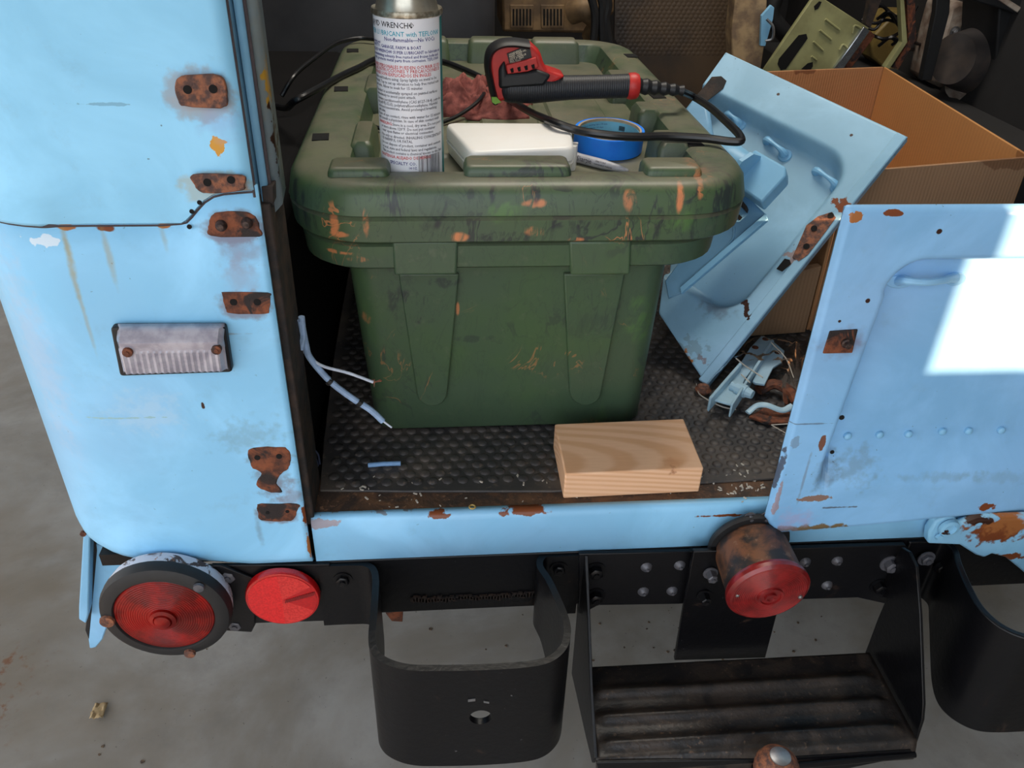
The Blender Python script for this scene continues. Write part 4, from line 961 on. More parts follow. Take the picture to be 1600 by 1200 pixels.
# tin lettering on shoulder
def onsh(x, y):
    a = x / (cr_ - .0055) - PI / 2; return V((ccx + (cr_ - .0062) * math.cos(a), ccy + (cr_ - .0062) * math.sin(a), zc + H + .0125 + y))
text('THIS   SHAKE WELL', .006, 'ink_black', can, onsh, align='CENTER')

# ================================================================== WHITE CASE
M['case'] = simple('white_plastic', (250, 246, 240), .38, scale=14, rgb2=(252, 250, 246))
case = thing('plastic_case', 'long white plastic case lying in the front of the lid recess beside the can', 'case', (.08, .93, RZ))
zt_ = RZ + .040
A1, B1, C1, D1 = PZ(736, 238, zt_), PZ(898, 230, zt_), PZ(893, 192, zt_), PZ(694, 191, zt_)
def quadring(c, z, inset, r, n=5):
    cc = (c[0] + c[1] + c[2] + c[3]) / 4; c = [V((p.x, p.y, z)) + (V((cc.x, cc.y, z)) - V((p.x, p.y, z))).normalized() * inset for p in c]; out = []
    for i in range(4):
        a, b, d = c[i - 1], c[i], c[(i + 1) % 4]; p, q = b + (a - b).normalized() * r, b + (d - b).normalized() * r
        for k in range(n + 1):
            t = k / n; out.append((1 - t) ** 2 * p + 2 * t * (1 - t) * b + t * t * q)
    return out
Q = [A1, B1, C1, D1]
obj('case_lid', G().loft([quadring(Q, RZ + .023, .004, .010), quadring(Q, RZ + .024, .0, .012), quadring(Q, zt_ - .004, .001, .012), quadring(Q, zt_ - .001, .003, .012), quadring(Q, zt_, .006, .012)]), 'case', case, ang=50)
obj('case_base', G().loft([quadring(Q, RZ + .004, .006, .010), quadring(Q, RZ + .006, .003, .012), quadring(Q, RZ + .020, .0, .012), quadring(Q, RZ + .022, .004, .012)]), 'case', case, ang=50)
obj('case_foot', G().loft([quadring([PZ(878, 262, RZ + .005), PZ(899, 262, RZ + .005), PZ(903, 235, RZ + .02), PZ(882, 235, RZ + .02)], RZ + .0008, .001, .003), quadring([PZ(878, 262, RZ + .005), PZ(899, 262, RZ + .005), PZ(903, 235, RZ + .02), PZ(882, 235, RZ + .02)], RZ + .03, .0, .003)]), 'case', case, ang=50)

# ================================================================== TAPE ROLL
M['tape'] = simple('blue_tape', (34, 140, 255), .45, scale=40, rgb2=(30, 128, 250))
M['tape_side'] = simple('tape_edge', (70, 120, 190), .7)
M['card_core'] = simple('card_core', (178, 160, 136), .8, scale=100)
M['tape_print'] = simple('tape_core_print', (120, 190, 222), .6, scale=50)
TRc = PZ(951, 206, RZ + .024); tr_ = .044
tape = thing('tape_roll', 'roll of blue masking tape lying flat between the white case and the marker', 'tape roll', (TRc.x, TRc.y, RZ))
TB = V((TRc.x, TRc.y, RZ + .001)); tax = V((.03, -.06, 1)).normalized(); TB.z += .003
def annulus(r0, r1, z0_, z1_): 
    return G().loft([[TB + tax * z + (V((1, 0, 0)) * math.cos(a) + tax.cross(V((1, 0, 0))) * math.sin(a)) * r for a in [2 * PI * k / 56 for k in range(56)]] for (r, z) in ((r0, z0_), (r1, z0_), (r1, z1_), (r0, z1_), (r0, z0_))], cap=False)
obj('tape_winding', annulus(tr_ - .0035, tr_, 0, .024), 'tape', tape, ang=40)
obj('cardboard_core', annulus(tr_ - .0062, tr_ - .0036, .0002, .0243), 'card_core', tape, ang=40)
pr = obj('core_print', annulus(tr_ - .0066, tr_ - .0062, .002, .021), 'tape_print', tape, ang=40)
def oncore(z):
    def f(x, y):
        a = PI / 2 + .9 - x / (tr_ - .0068); return TB + tax * (z + y) + (V((1, 0, 0)) * math.cos(a) + tax.cross(V((1, 0, 0))) * math.sin(a)) * (tr_ - .0068)
    return f
for k in range(4): text(['painters masking tape 24 mm', 'clean removal for 14 days', 'multi-surface use', 'store in a cool dry place'][k], .0032, 'ink_navy', tape, oncore(.0165 - k * .0042))
ga = G()
for k in range(9):
    a = PI / 2 - .55 - k * .025; 
    p = TB + tax * .014 + (V((1, 0, 0)) * math.cos(a) + tax.cross(V((1, 0, 0))) * math.sin(a)) * (tr_ - .0068); ga.obox(p, V((.0003, 0, 0)), V((0, .0002, 0)), tax * .003)
obj('core_barcode', ga, 'ink_black', tape)

# ================================================================== MARKER
M['marker'] = simple('marker_body', (188, 188, 196), .4, scale=60)
a_, b2 = PZ(900, 246, RZ + .0068), PZ(982, 267, RZ + .0068)
mk = thing('marker_pen', 'grey felt marker lying in front of the blue tape roll', 'marker', (a_.x, a_.y, RZ))
d = (b2 - a_); zz = RZ + .0068
A0 = V((a_.x, a_.y, zz)); B0 = V((b2.x, b2.y, zz)); dd = (B0 - A0)
obj('marker_barrel', G().tube([A0 - dd * .35, A0 + dd * .0, A0 + dd * .55, A0 + dd * .60], [.0058, .006, .006, .0055], 16), 'marker', mk)
obj('marker_tip', G().tube([A0 + dd * .60, A0 + dd * .8, A0 + dd * .98, A0 + dd], [.0055, .0042, .0022, .001], 16), 'marker', mk)
dn = dd.normalized(); up = (CAM - A0); up = (up - dn * up.dot(dn)).normalized(); sd_ = up.cross(dn)
def onpen(a0):
    def f(x, y):
        t = y / .006; return A0 + dd * a0 + dn * x + (up * math.cos(t) + sd_ * math.sin(t)) * .0063
    return f
text('Sharpie', .0085, 'ink_black', mk, lambda x, y: onpen(.06)(x, y - .0030), res=2, squash=.85)
text('FINE POINT', .0028, 'ink_black', mk, lambda x, y: onpen(.42)(x, y + .0006)); text('PERMANENT MARKER', .0026, 'ink_black', mk, lambda x, y: onpen(.40)(x, y - .0028))

# ================================================================== POWER TOOL
M['green_tag'] = simple('green_tag', (120, 170, 60), .5)
M['tool_red'] = simple('red_plastic', (196, 44, 40), .45, scale=30)
M['grip'] = None
m = MB('black_grip'); wv = m.n.new('ShaderNodeTexWave'); wv.inputs['Scale'].default_value = 110; wv.bands_direction = 'X'; m.l.new(m.pos, wv.inputs['Vector'])
m.bump(wv.outputs['Color'], .25, .0008); M['grip'] = m.done(lin((36, 37, 42)), .5)
M['tool_black'] = simple('black_plastic', (30, 30, 33), .5, scale=60)
TY = 1.10
tool = thing('power_tool', 'red and black corded power tool with a rounded head and ribbed grip, across the lid', 'power tool', (.1, TY, RZ))
def tp(px, py, dy=0): return PY(px, py, TY + dy)
hd = [(764, 100), (766, 85), (774, 75), (788, 69), (812, 68), (832, 72), (845, 84), (850, 100), (856, 110), (872, 115), (884, 120), (850, 140), (800, 150), (784, 160), (774, 158), (768, 130)]
head = obj('tool_head', G().prism([tp(px, py, -.016) for px, py in hd], (0, .036, 0)), 'tool_red', tool, bevel=.006, bseg=3)
obj('head_bumper', G().tube(cat([tp(774, 158, -.006), tp(766, 125, -.006), tp(762, 100, -.006), tp(766, 80, -.006), tp(780, 69, -.006), tp(800, 66, -.006), tp(826, 69, -.006)], 6), [(.0048, .020)] * 37, 12, flat=(0, 1, 0)), 'tool_black', head)
gripc = [(781, 138, .010), (786, 138, .015), (795, 138, .0180), (810, 138, .0182), (835, 139, .0178), (860, 138, .0165), (890, 137, .0152), (920, 136, .0148), (960, 135, .0148), (982, 134, .0148)]
obj('grip', G().tube([tp(px, py, -.004) for px, py, r in gripc], [(r, r) for px, py, r in gripc], 28), 'grip', tool)
obj('head_cover', G().prism([tp(px, py, -.022) for px, py in [(779, 108), (789, 95), (792, 116), (822, 113), (838, 109), (862, 118), (850, 135), (780, 140)]], (0, .02, 0)), 'tool_black', tool, bevel=.004)
obj('end_collar', G().tube([tp(980, 135, -.004), tp(984, 135, -.004), tp(993, 134, -.004), tp(997, 134, -.004)], [.0150, .0168, .0165, .0145], 28), 'tool_red', tool)
vent = obj('vent_panel', G().prism([tp(px, py, -.0235) for px, py in [(791, 102), (838, 90), (842, 105), (825, 112), (793, 116)]], (0, .010, 0)), 'tool_red', head, bevel=.001)
for k in range(4): obj('vent_slot', G().prism([tp(797 + k * 11, 108 - k * 2, -.0242), tp(802 + k * 11, 106 - k * 2, -.0242), tp(803 + k * 11, 113 - k * 2, -.0242), tp(799 + k * 11, 114 - k * 2, -.0242)], (0, .002, 0)), 'hole', vent)
lb = obj('rating_label', G().prism([tp(px, py , -.0182) for px, py in [(792, 84), (827, 70), (831, 90), (796, 99)]], (0, .002, 0)), 'tool_black', head, label='black printed rating plate')
def onlb(x, y):
    o_ = tp(794, 87, -.0187); u_ = (tp(829, 73, -.0187) - o_).normalized(); v_ = (o_ - tp(796, 98, -.0187)).normalized(); return o_ + u_ * x + v_ * y
for k in range(6): text(['WARNING', 'READ MANUAL', '120V~ 60Hz', 'HOT SURFACE', 'NO. 0 - 1400', 'RPM 3000'][k], .0030, 'tin', lb, lambda x, y, k=k: onlb(x + .001, y - k * .0022 - .0005), squash=1.1)
obj('green_tag', G().prism([tp(px, py, -.033) for px, py in [(768, 152), (776, 152), (783, 160), (774, 163), (769, 160)]], (0, .003, 0)), 'green_tag', tool) if 'green_tag' in M else None
rel = [tp(995 + k * 7.2, 134 + k * .8, -.004) for k in range(11)]
obj('strain_relief', G().tube([p for p in rel], [.0100 + (.0016 if k % 2 == 0 else -.0006) - k * .00042 for k in range(11)], 16), 'tool_black', tool)
# cord: a loop out over the right side of the lid, back, then coiled off to the left
M['cord'] = simple('black_cord', (24, 24, 27), .32, scale=80)
cr1 = [tp(1062, 141, -.004), PZ(1085, 152, .998), PZ(1110, 168, 1.000), PZ(1135, 190, 1.000), PZ(1153, 208, .998), PZ(1158, 220, .996), PZ(1140, 221, .995), PZ(1100, 216, .995), PZ(1040, 213, .996), PZ(990, 214, .998), PZ(940, 210, 1.001), PZ(900, 203, 1.001), PZ(862, 190, 1.004), PZ(830, 176, .990), PZ(800, 158, .984), PZ(778, 143, .98), PZ(752, 122, .985), PZ(715, 105, .985), PZ(692, 97, .985), PZ(640, 85, .99), PZ(590, 92, .99), PZ(560, 106, .992), PZ(530, 120, .992), PZ(490, 142, .992), PZ(460, 158, .985), PZ(440, 168, .96), V((-.30, 1.35, .945))]
obj('cord', G().tube(cat(cr1, 8), .0049, 10), 'cord', tool)
loop = [PZ(760, 118, .985), PZ(762, 132, .985), PZ(750, 155, .98), PZ(725, 175, .97), PZ(697, 189, .965), PZ(640, 205, .962), PZ(585, 198, .962), PZ(556, 180, .967), PZ(547, 158, .972), PZ(552, 130, .976), PZ(570, 108, .98), PZ(600, 95, .985), PZ(640, 88, .996)]
obj('cord_loop', G().tube(cat(loop, 8), .0028, 10), 'cord', tool)
thin = [PZ(592, 62, .995), PZ(560, 60, .995), PZ(525, 68, .993), PZ(490, 92, .992), PZ(460, 118, .985), PZ(440, 150, .96)]
obj('cord_end', G().tube(cat(thin, 8), .0035, 10), 'cord', tool)

# ================================================================== RAG
M['rag'] = simple('dark_red_cloth', (158, 90, 82), .9, scale=60, rgb2=(108, 56, 52), bump=.5)
rc = PZ(752, 160, RZ + .01)
def ragf(u, v, s=0, cx=rc.x, cy=rc.y, hx=.085, hy=.08, hh=.045):
    x = (u - .5) * 2; y = (v - .5) * 2; e = 1 - max(abs(x), abs(y)) ** 4
    f = noise.fractal(V((u * 3.3 + s, v * 3.3, s)), .8, 2, 4); f2 = abs(noise.noise(V((u * 7 + s, v * 7, 3))))
    w_ = .80 + .25 * noise.noise(V((math.atan2(y, x) * 1.2, s, 0)))
    return V((cx + x * hx * w_, cy + y * hy * w_, RZ + .002 + max(0, e) * hh * (.55 + .7 * f + .5 * f2) if e > 0 else RZ + .002))
g = G().grid(50, 44, ragf); g.v = [V((v.x, v.y, max(v.z, RZ + .002))) for v in g.v]
obj('shop_rag', g, 'rag', None, label='crumpled dark red shop rag between the can and the power tool', cat='rag', solid=.0015, soff=1, ang=180)

# ================================================================== LEANING BLUE DOOR PANEL
PA, PB, PC = PZ(1105, 603, .632), PZ(1418, 215, .955), None
PB = PZ(1418, 215, .95)
PC = CAM + ray(1135, 83) * 0.0
ab = PB - PA; r_ = ray(1135, 83); tt = (ab.dot(PB - CAM)) / (ab.dot(r_)); PC = CAM + r_ * tt
pn = ab.cross(PC - PB).normalized()
if pn.dot(CAM - PA) < 0: pn = -pn
eu = ab.normalized(); ev = pn.cross(eu)
if ev.dot(PC - PB) < 0: ev = -ev
def on(px, py, off=0): 
    return PP(px, py, PA + pn * off, pn)
def uv(p): q = p - PA; return q.dot(eu), q.dot(ev)
def fromuv(u, v, off=0): return PA + eu * u + ev * v + pn * off
def on_(px, py): return PP(px, py, PA, pn)
LB = [((lambda c_: tuple(c_))(on_(px, py)), (r1, r2, r3), col, o) for (px, py, r1, r2, r3, col, o) in [
    (1316, 320, .012, .02, .012, RUST, dict(amp=.9, edge=.2)), (1240, 400, .012, .012, .012, RUSTO, dict(amp=1, s=.6)), (1100, 560, .010, .02, .004, RUST, dict(amp=1.4, edge=.3, s=.6)), (1085, 545, .02, .02, .012, lin((110, 130, 140)), dict(amp=1.2, edge=.3, s=.5)),
    (1165, 480, .004, .02, .02, RUSTD, dict(amp=1.1)), (1330, 212, .003, .003, .003, RUSTD, {}), (1216, 148, .003, .003, .003, RUSTD, {}), (1073, 562, .006, .02, .01, RUSTO, dict(amp=.8)), (1120, 480, .035, .03, .02, lin((96, 100, 112)), dict(amp=.7, edge=.9, s=.55))]]
M['blue_lean'] = paint('blue_paint_leaning', (136, 178, 202), LB, specks=.7)
uB, vB = uv(PB); uC, vC = uv(PC)
print('panel', PA, PB, PC, uB, vC)
outline = [uv(on_(px, py)) for px, py in [(1105, 603), (1418, 215), (1135, 83), (1068, 170)]]
lp = uv(on_(1030, 490)); 
print('uv', outline, lp)
UL, VL = uB, vC
# door-like pressing as height field, clipped on the far left below the bin's lid
def inside(u, v):
    # edge from the foot corner (0,0) along to lp
    a = u - lp[0] * max(0, min(1, v / lp[1])) if v < lp[1] else u - (lp[0] + (v - lp[1]) * (outline[3][0] - lp[0]) / (outline[3][1] - lp[1]))
    return a
def leanf(s, t):
    v = VL * t
    if v < lp[1]: u0 = lp[0] * v / lp[1]
    else: u0 = lp[0] + (v - lp[1]) * (outline[3][0] - lp[0]) / (outline[3][1] - lp[1])
    if v > outline[3][1]: u0 = outline[3][0] + (v - outline[3][1]) * (uC - outline[3][0]) / (vC - outline[3][1])
    u = u0 + (UL - u0) * s
    # pressing: boundaries parallel to the edges
    bu1 = UL - .060; bv0 = .032; bu0 = .095; r = .05
    cu, cv = bu1 - r, bv0 + r
    if u > cu and v < cv: d = r - math.hypot(u - cu, v - cv)
    elif u < bu0 + r and v < cv: d = r - math.hypot(u - bu0 - r, v - cv)
    else: d = min(bu1 - u, v - bv0, u - bu0)
    dep = .030 * ss(0, .016, d)
    e = min(UL - u, v)
    return fromuv(u, v, -dep)
leaner = obj('leaning_door', G().grid(130, 110, leanf), 'blue_lean', None, label='removed blue door panel leaning on the cardboard box, rusty patches at its edge', cat='door panel', solid=.003, soff=0, ang=60)
def flange(p0, p1, w_, off, m, nm, drop=.012):
    a, b = uv(on_(*p0)), uv(on_(*p1))
    return None
# folded lip along the near edge
obj('folded_lip', G().prism([fromuv(0, 0, .003), fromuv(UL, 0, .003), fromuv(UL, .016, .004), fromuv(0, .016, .004)], pn * -.010), 'blue_lean', leaner, bevel=.002)
obj('edge_return', G().prism([fromuv(0.0, 0, .001), fromuv(UL, 0, .001), fromuv(UL, .001, -.012), fromuv(.0, .001, -.012)], ev * .003), 'blue_lean', leaner)
for (pa, pb) in [((1137, 180), (1155, 194)), ((1198, 220), (1226, 242)), ((1275, 268), (1308, 292))]:
    a, b = on(*pa, -.026), on(*pb, -.026)
    hh = obj('panel_grip', G().tube(cat([a, a.lerp(b, .15) + pn * .008, a.lerp(b, .5) + pn * .010, a.lerp(b, .85) + pn * .008, b], 5), [.005 + .002 * math.cos(k / 20 * 2 * PI) for k in range(21)], 10), 'blue_clean', leaner)
    obj('grip_base', G().lathe([(.011, 0), (.010, .004), (.006, .005)], b - pn * .004, pn, 16), 'blue_clean', hh)
rb = [on(px, py, .0045) for px, py in [(1250, 375), (1260, 352), (1278, 338), (1300, 331), (1306, 340), (1280, 375), (1262, 398), (1248, 408), (1238, 402)]]
rbo = obj('rust_patch', G().prism(rb, pn * -.003), 'rust_light', leaner, label='brown rusted hinge seat with three holes')
for px, py in [(1298, 337), (1272, 357), (1260, 385)]: obj('bolt_hole', G().lathe([(.0045, 0), (.0045, .0008)], on(px, py, .0048), pn, 12), 'hole', rbo)
obj('rust_hole', G().prism([on(px, py, .0046) for px, py in [(1213, 420), (1226, 404), (1234, 406), (1236, 412), (1222, 424)]], pn * -.001), 'hole', leaner)
obj('rust_notch', G().prism([on(px, py, .003) for px, py in [(1098, 138), (1112, 120), (1127, 119), (1135, 126), (1130, 138), (1107, 156), (1085, 166), (1080, 158)]], pn * -.001), 'jamb', leaner, label='dark rusted notch at the upper corner')

# second smaller panel lying on it
PN2 = pn; 
def on2(px, py, off=.035): return PP(px, py, PA + pn * off, pn)
def clampx(p): return V((max(p.x, .300 + max(0, (p.z - .88)) * 1.1 if p.z < 1.0 else p.x), p.y, p.z)) if p.z < .90 else V((max(p.x, .362), p.y, p.z))
pl = [(1198, 337), (1200, 345), (1068, 458), (1045, 468), (1040, 440), (1085, 380), (1130, 300), (1150, 290)]
mp2 = [on2(px, py) for px, py in pl]
M['blue_small'] = paint('blue_paint_small', (108, 156, 190), specks=.4, dirt=.3)
sp_ = obj('blue_cover', G().prism(mp2, pn * .004), 'blue_small', None, label='smaller blue sheet cover with a slot and folded edge, on the leaning door', cat='metal cover', bevel=.0015)
obj('folded_edge', G().prism([on2(1198, 336, .040), on2(1201, 346, .040), on2(1066, 461, .040), on2(1064, 452, .040)], pn * .008), 'blue_clean', sp_, bevel=.001)
obj('slot', G().prism([on2(1136, 326, .0395), on2(1142, 323, .0395), on2(1160, 340, .0395), on2(1156, 345, .0395)], pn * .0006), 'hole', sp_)
obj('pressed_bead', G().tube(cat([on2(1147, 355, .0395), on2(1144, 375, .0395), on2(1120, 400, .0395), on2(1085, 430, .0395)], 5), .002, 8), 'blue_small', sp_)
# box shaped bracket and rounded housing
br = thing('metal_bracket', 'blue folded metal bracket with a rounded housing wedged behind the bin lid', 'bracket', tuple(on2(1180, 300, .04)))
def topleft(px, py, off): return on2(px, py, off)
obj('bracket_box', G().prism([on2(px, py, .050) for px, py in [(1147, 280), (1185, 248), (1232, 275), (1232, 290), (1195, 330), (1150, 298)]], pn * .028), 'blue_clean', br, bevel=.003)
obj('bracket_flange', G().prism([on2(px, py, .046) for px, py in [(1140, 292), (1170, 328), (1168, 334), (1136, 300)]], pn * .012), 'jamb', br, bevel=.001)
a, b = on2(1128, 240, .085), on2(1160, 262, .085)
obj('housing', G().tube([a - (b - a) * .3, a, a.lerp(b, .5), b, b + (b - a).normalized() * .006], [.012, .020, .023, .022, .016], 20), 'blue_clean', br)
obj('housing_flange', G().tube([b + (b - a).normalized() * .002, b + (b - a).normalized() * .008], [(.030, .026), (.030, .026)], 8), 'blue_clean', br)
bb = PP(1120, 165, PA + pn * .0, pn)
M['blue_dark'] = paint('blue_paint_dull', (116, 164, 198), specks=.3)
o = obj('light_cover', G().prism([on2(px, py, .03) for px, py in [(1070, 180), (1090, 155), (1110, 175), (1118, 225), (1100, 232), (1080, 215)]], pn * .014), 'blue_dark', None, label='pale blue rounded cover plate poking out beside the lid under the cord', cat='metal cover', bevel=.006)

# ================================================================== CARDBOARD BOX
def cardboard(name, rgb):
    m = MB(name); wv = m.n.new('ShaderNodeTexWave'); wv.inputs['Scale'].default_value = 55; wv.bands_direction = 'X'; wv.inputs['Distortion'].default_value = .6
    m.l.new(m.mapping(rot=(0, 0, .5)), wv.inputs['Vector']); n = m.noise(8, 4)
    b_ = lin(rgb); c = m.mix(m.mul(wv.outputs['Color'], .22), b_, tuple(x * .8 for x in b_[:3]) + (1,)); c = m.mix(m.mul(m.ramp(n.outputs[0], .4, .7), .3), c, tuple(x * .82 for x in b_[:3]) + (1,))
    st = m.blobmask(tuple(PZ(1565, 240, .9)), (.06, .06, .02), .8, 25, .15); c = m.mix(m.mul(st, .6), c, lin((110, 66, 34)))
    st = m.blobmask(tuple(PZ(1265, 112, .9)), (.03, .05, .008), .8, 40, .2); c = m.mix(m.mul(st, .7), c, lin((120, 70, 44)))
    m.bump(wv.outputs['Color'], .25, .0015); return m.done(c, .8)
M['cardboard'] = cardboard('cardboard', (188, 136, 92)); M['cardboard_out'] = cardboard('cardboard_outer', (172, 132, 98)); M['cardboard_warm'] = cardboard('cardboard_warm', (196, 140, 84))
FL, FR, BR_, BLc = V((.60, 1.137, 0)), V((.905, 1.186, 0)), V((.962, 1.792, 0)), V((.665, 1.735, 0))
box = thing('cardboard_box', 'large open brown cardboard box behind the right rear door', 'cardboard box', ((.78), 1.45, BED))
zbx = BED + .007; zt2 = .90
def wallp(a, b, m, nm, th=.005, zt_=zt2, lab=None, sag=0):
    n_ = (b - a).normalized().cross(V((0, 0, 1)))
    g = G().prism([V((a.x, a.y, zbx)), V((b.x, b.y, zbx)), V((b.x, b.y, zt_)), V((a.x, a.y, zt_ + sag))], n_ * th); return obj(nm, g, m, box, bevel=.0008)
wallp(FL, FR, 'cardboard_out', 'box_side', sag=-.006); wallp(BR_, BLc, 'cardboard', 'box_side'); wallp(FR, BR_, 'cardboard_warm', 'box_side'); wallp(BLc, FL, 'cardboard', 'box_side')
obj('box_bottom', G().prism([V((p.x, p.y, zbx)) for p in (FL, FR, BR_, BLc)], (0, 0, .004)), 'cardboard', box)
cx0, cx1 = .435, .585
obj('flat_carton', G().prism([V((.44, 1.115, BED + .0068)), V((.59, 1.13, BED + .0068)), V((.59, 1.13, .745)), V((.44, 1.115, .715))], (-.002, .012, 0)), 'cardboard_out', None, label='folded dark cardboard flat standing under the leaning door panel', cat='cardboard', bevel=.001)

# ================================================================== PLASTIC BAG WITH BRACKET
M['film'] = None
m = bpy.data.materials.new('clear_film'); m.use_nodes = True; nt = m.node_tree; nt.nodes.clear()
out = nt.nodes.new('ShaderNodeOutputMaterial'); tr = nt.nodes.new('ShaderNodeBsdfTransparent'); gl = nt.nodes.new('ShaderNodeBsdfGlossy'); gl.inputs['Roughness'].default_value = .2
mx = nt.nodes.new('ShaderNodeMixShader'); fr_ = nt.nodes.new('ShaderNodeFresnel'); fr_.inputs[0].default_value = 1.06
tr.inputs[0].default_value = (.96, .97, .98, 1); nt.links.new(fr_.outputs[0], mx.inputs[0]); nt.links.new(tr.outputs[0], mx.inputs[1]); nt.links.new(gl.outputs[0], mx.inputs[2]); nt.links.new(mx.outputs[0], out.inputs[0]); M['film'] = m
bagpx = [(1082, 600), (1100, 560), (1150, 545), (1190, 522), (1250, 520), (1275, 560), (1250, 640), (1200, 660), (1150, 650), (1100, 635)]
b0, b1, b2_, b3 = PZ(1085, 622, BED + .01), PZ(1235, 660, BED + .01), PZ(1262, 545, BED + .02), PZ(1165, 535, BED + .02)
def bagf(u, v):
    p = b0.lerp(b1, u).lerp(b3.lerp(b2_, u), v); e = min(u, 1 - u, v, 1 - v); f = noise.fractal(V((u * 4, v * 4, 1)), .7, 2, 4)
    rdg = abs(noise.noise(V((u * 6 + v * 3, v * 5 - u * 2, 7)))) * .005
    return V((p.x + .006 * noise.noise(V((u * 5, v * 5, 9))), p.y + .006 * noise.noise(V((u * 5, v * 5, 4))), BED + .008 + (.040 * ss(0, .2, e)) * (1 + .15 * f) + rdg * ss(0, .06, e)))
bag = obj('plastic_bag', G().grid(44, 36, bagf), 'film', None, label='crumpled clear plastic bag holding small blue brackets, at the foot of the leaning door', cat='plastic bag', ang=40)
M['blue_brk'] = paint('blue_paint_bracket', (158, 190, 206), specks=.2)
zh = BED + .012
def bz(px, py, z): return PZ(px, py, z)
hb = thing('door_hinge', 'pale blue hinge bracket with a bolt inside the clear bag', 'hinge', tuple(bz(1150, 600, BED + .007)))
obj('hinge_leaf', G().prism([bz(px, py, zh + .018) for px, py in [(1110, 622), (1117, 612), (1160, 562), (1172, 543), (1190, 524), (1207, 530), (1200, 545), (1165, 590), (1145, 632)]], (0, 0, -.004)), 'blue_brk', hb, bevel=.001)
obj('hinge_leaf', G().prism([bz(px, py, zh + .018) for px, py in [(1176, 595), (1207, 532), (1226, 548), (1222, 565), (1208, 574), (1195, 600), (1180, 598)]], (0, 0, -.004)), 'blue_brk', hb, bevel=.001)
obj('hinge_flange', G().prism([bz(px, py, zh + .03) for px, py in [(1142, 630), (1145, 632), (1210, 532), (1206, 529)]], (0, 0, -.022)), 'blue_brk', hb, bevel=.001)
obj('hinge_flange', G().prism([bz(px, py, zh + .03) for px, py in [(1108, 620), (1111, 623), (1160, 568), (1157, 564)]], (0, 0, -.022)), 'blue_brk', hb, bevel=.001)
for px, py in [(1196, 530), (1180, 543), (1215, 551)]: obj('bolt_hole', G().lathe([(.005, 0), (.005, .0008)], bz(px, py, zh + .0182), (0, 0, 1), 12), 'rust', hb)
a, b = bz(1143, 602, zh + .022), bz(1176, 617, zh + .022)
obj('hinge_bolt', G().tube([a, a.lerp(b, .25), a.lerp(b, .26), a.lerp(b, .7), a.lerp(b, .71), b], [.007, .007, .0095, .0095, .008, .006], 10), 'blue_brk', hb, ang=30)
o = obj('bent_strap', G().tube(cat([bz(1168, 645, BED + .014), bz(1182, 634, BED + .02), bz(1198, 633, BED + .024), bz(1222, 641, BED + .02), bz(1238, 634, BED + .024)], 6), [(.0045, .002)] * 25, 8), 'blue_brk', None, label='small pale blue bent metal strap beside the bagged hinge', cat='bracket')
obj('rusty_latch', G().prism([bz(px, py, BED + .012) for px, py in [(1170, 650), (1195, 636), (1240, 645), (1240, 660), (1200, 660)]], (0, 0, -.0042)), 'rust', None, label='flat brown rusty latch plate under the pale bent strap', cat='latch', bevel=.001)
obj('rusty_clamp', G().tube(cat([bz(1185, 610, BED + .014), bz(1210, 600, BED + .02), bz(1235, 612, BED + .02), bz(1245, 628, BED + .014)], 6), [(.009, .006)] * 19, 8), 'rust', None, label='dark rusty curved clamp right of the bagged hinge', cat='clamp')
obj('rusty_washer', G().lathe([(.010, 0), (.012, .004), (.008, .010)], bz(1098, 612, BED + .0075), (0, 0, 1), 12), 'rust_light', None, label='round rusty washer stub at the left corner of the bag', cat='washer')
g = G()
for q in [[(1150, 560), (1165, 572), (1192, 590)], [(1112, 628), (1130, 636), (1150, 640)], [(1088, 600), (1092, 615), (1108, 626)], [(1205, 535), (1228, 560), (1240, 590)], [(1158, 585), (1172, 598)]]:
    g.tube(cat([bz(px, py, BED + .048 if px > 1140 and py < 600 else BED + .012) for px, py in q], 4), [(.0006, .0011)] * 40, 6)
obj('film_glint', g, 'crumb_glint', bag, kind='stuff')  # pale tubes standing in for white highlights on the film
obj('film_sliver', G().tube([bz(1205, 664, BED + .012), bz(1235, 662, BED + .02)], .0008, 5).tube([bz(1205, 664, BED + .012), bz(1230, 678, BED + .012)], .0006, 5), 'crumb_glint', bag)

# ================================================================== DEEPER INTERIOR
M['tan'] = simple('tan_steel', (134, 106, 72), .6, scale=22, rgb2=(92, 72, 50))
M['tan_light'] = simple('worn_tan_post', (176, 148, 110), .6, scale=30, rgb2=(120, 98, 78))
M['olive'] = simple('olive_cream_paint', (160, 158, 112), .45, scale=20, rgb2=(140, 138, 96))
M['cream_dirty'] = simple('dirty_cream_paint', (170, 158, 146), .55, scale=26, rgb2=(120, 100, 88))
M['chrome'] = simple('bright_metal', (200, 206, 212), .18, .9)
def Q3(pts, y): return [PY(px, py, y) for px, py in pts]
# seat back at left
sb = obj('seat_back', G().loft([rrect(-.15, 1.80, .26, .06, .05, BED + .008), rrect(-.15, 1.80, .27, .07, .05, BED + .1), rrect(-.15, 1.83, .27, .07, .05, 1.25), rrect(-.15, 1.84, .25, .05, .04, 1.32)]), 'vinyl', None, label='dark vinyl seat back standing behind the storage bin', cat='seat')
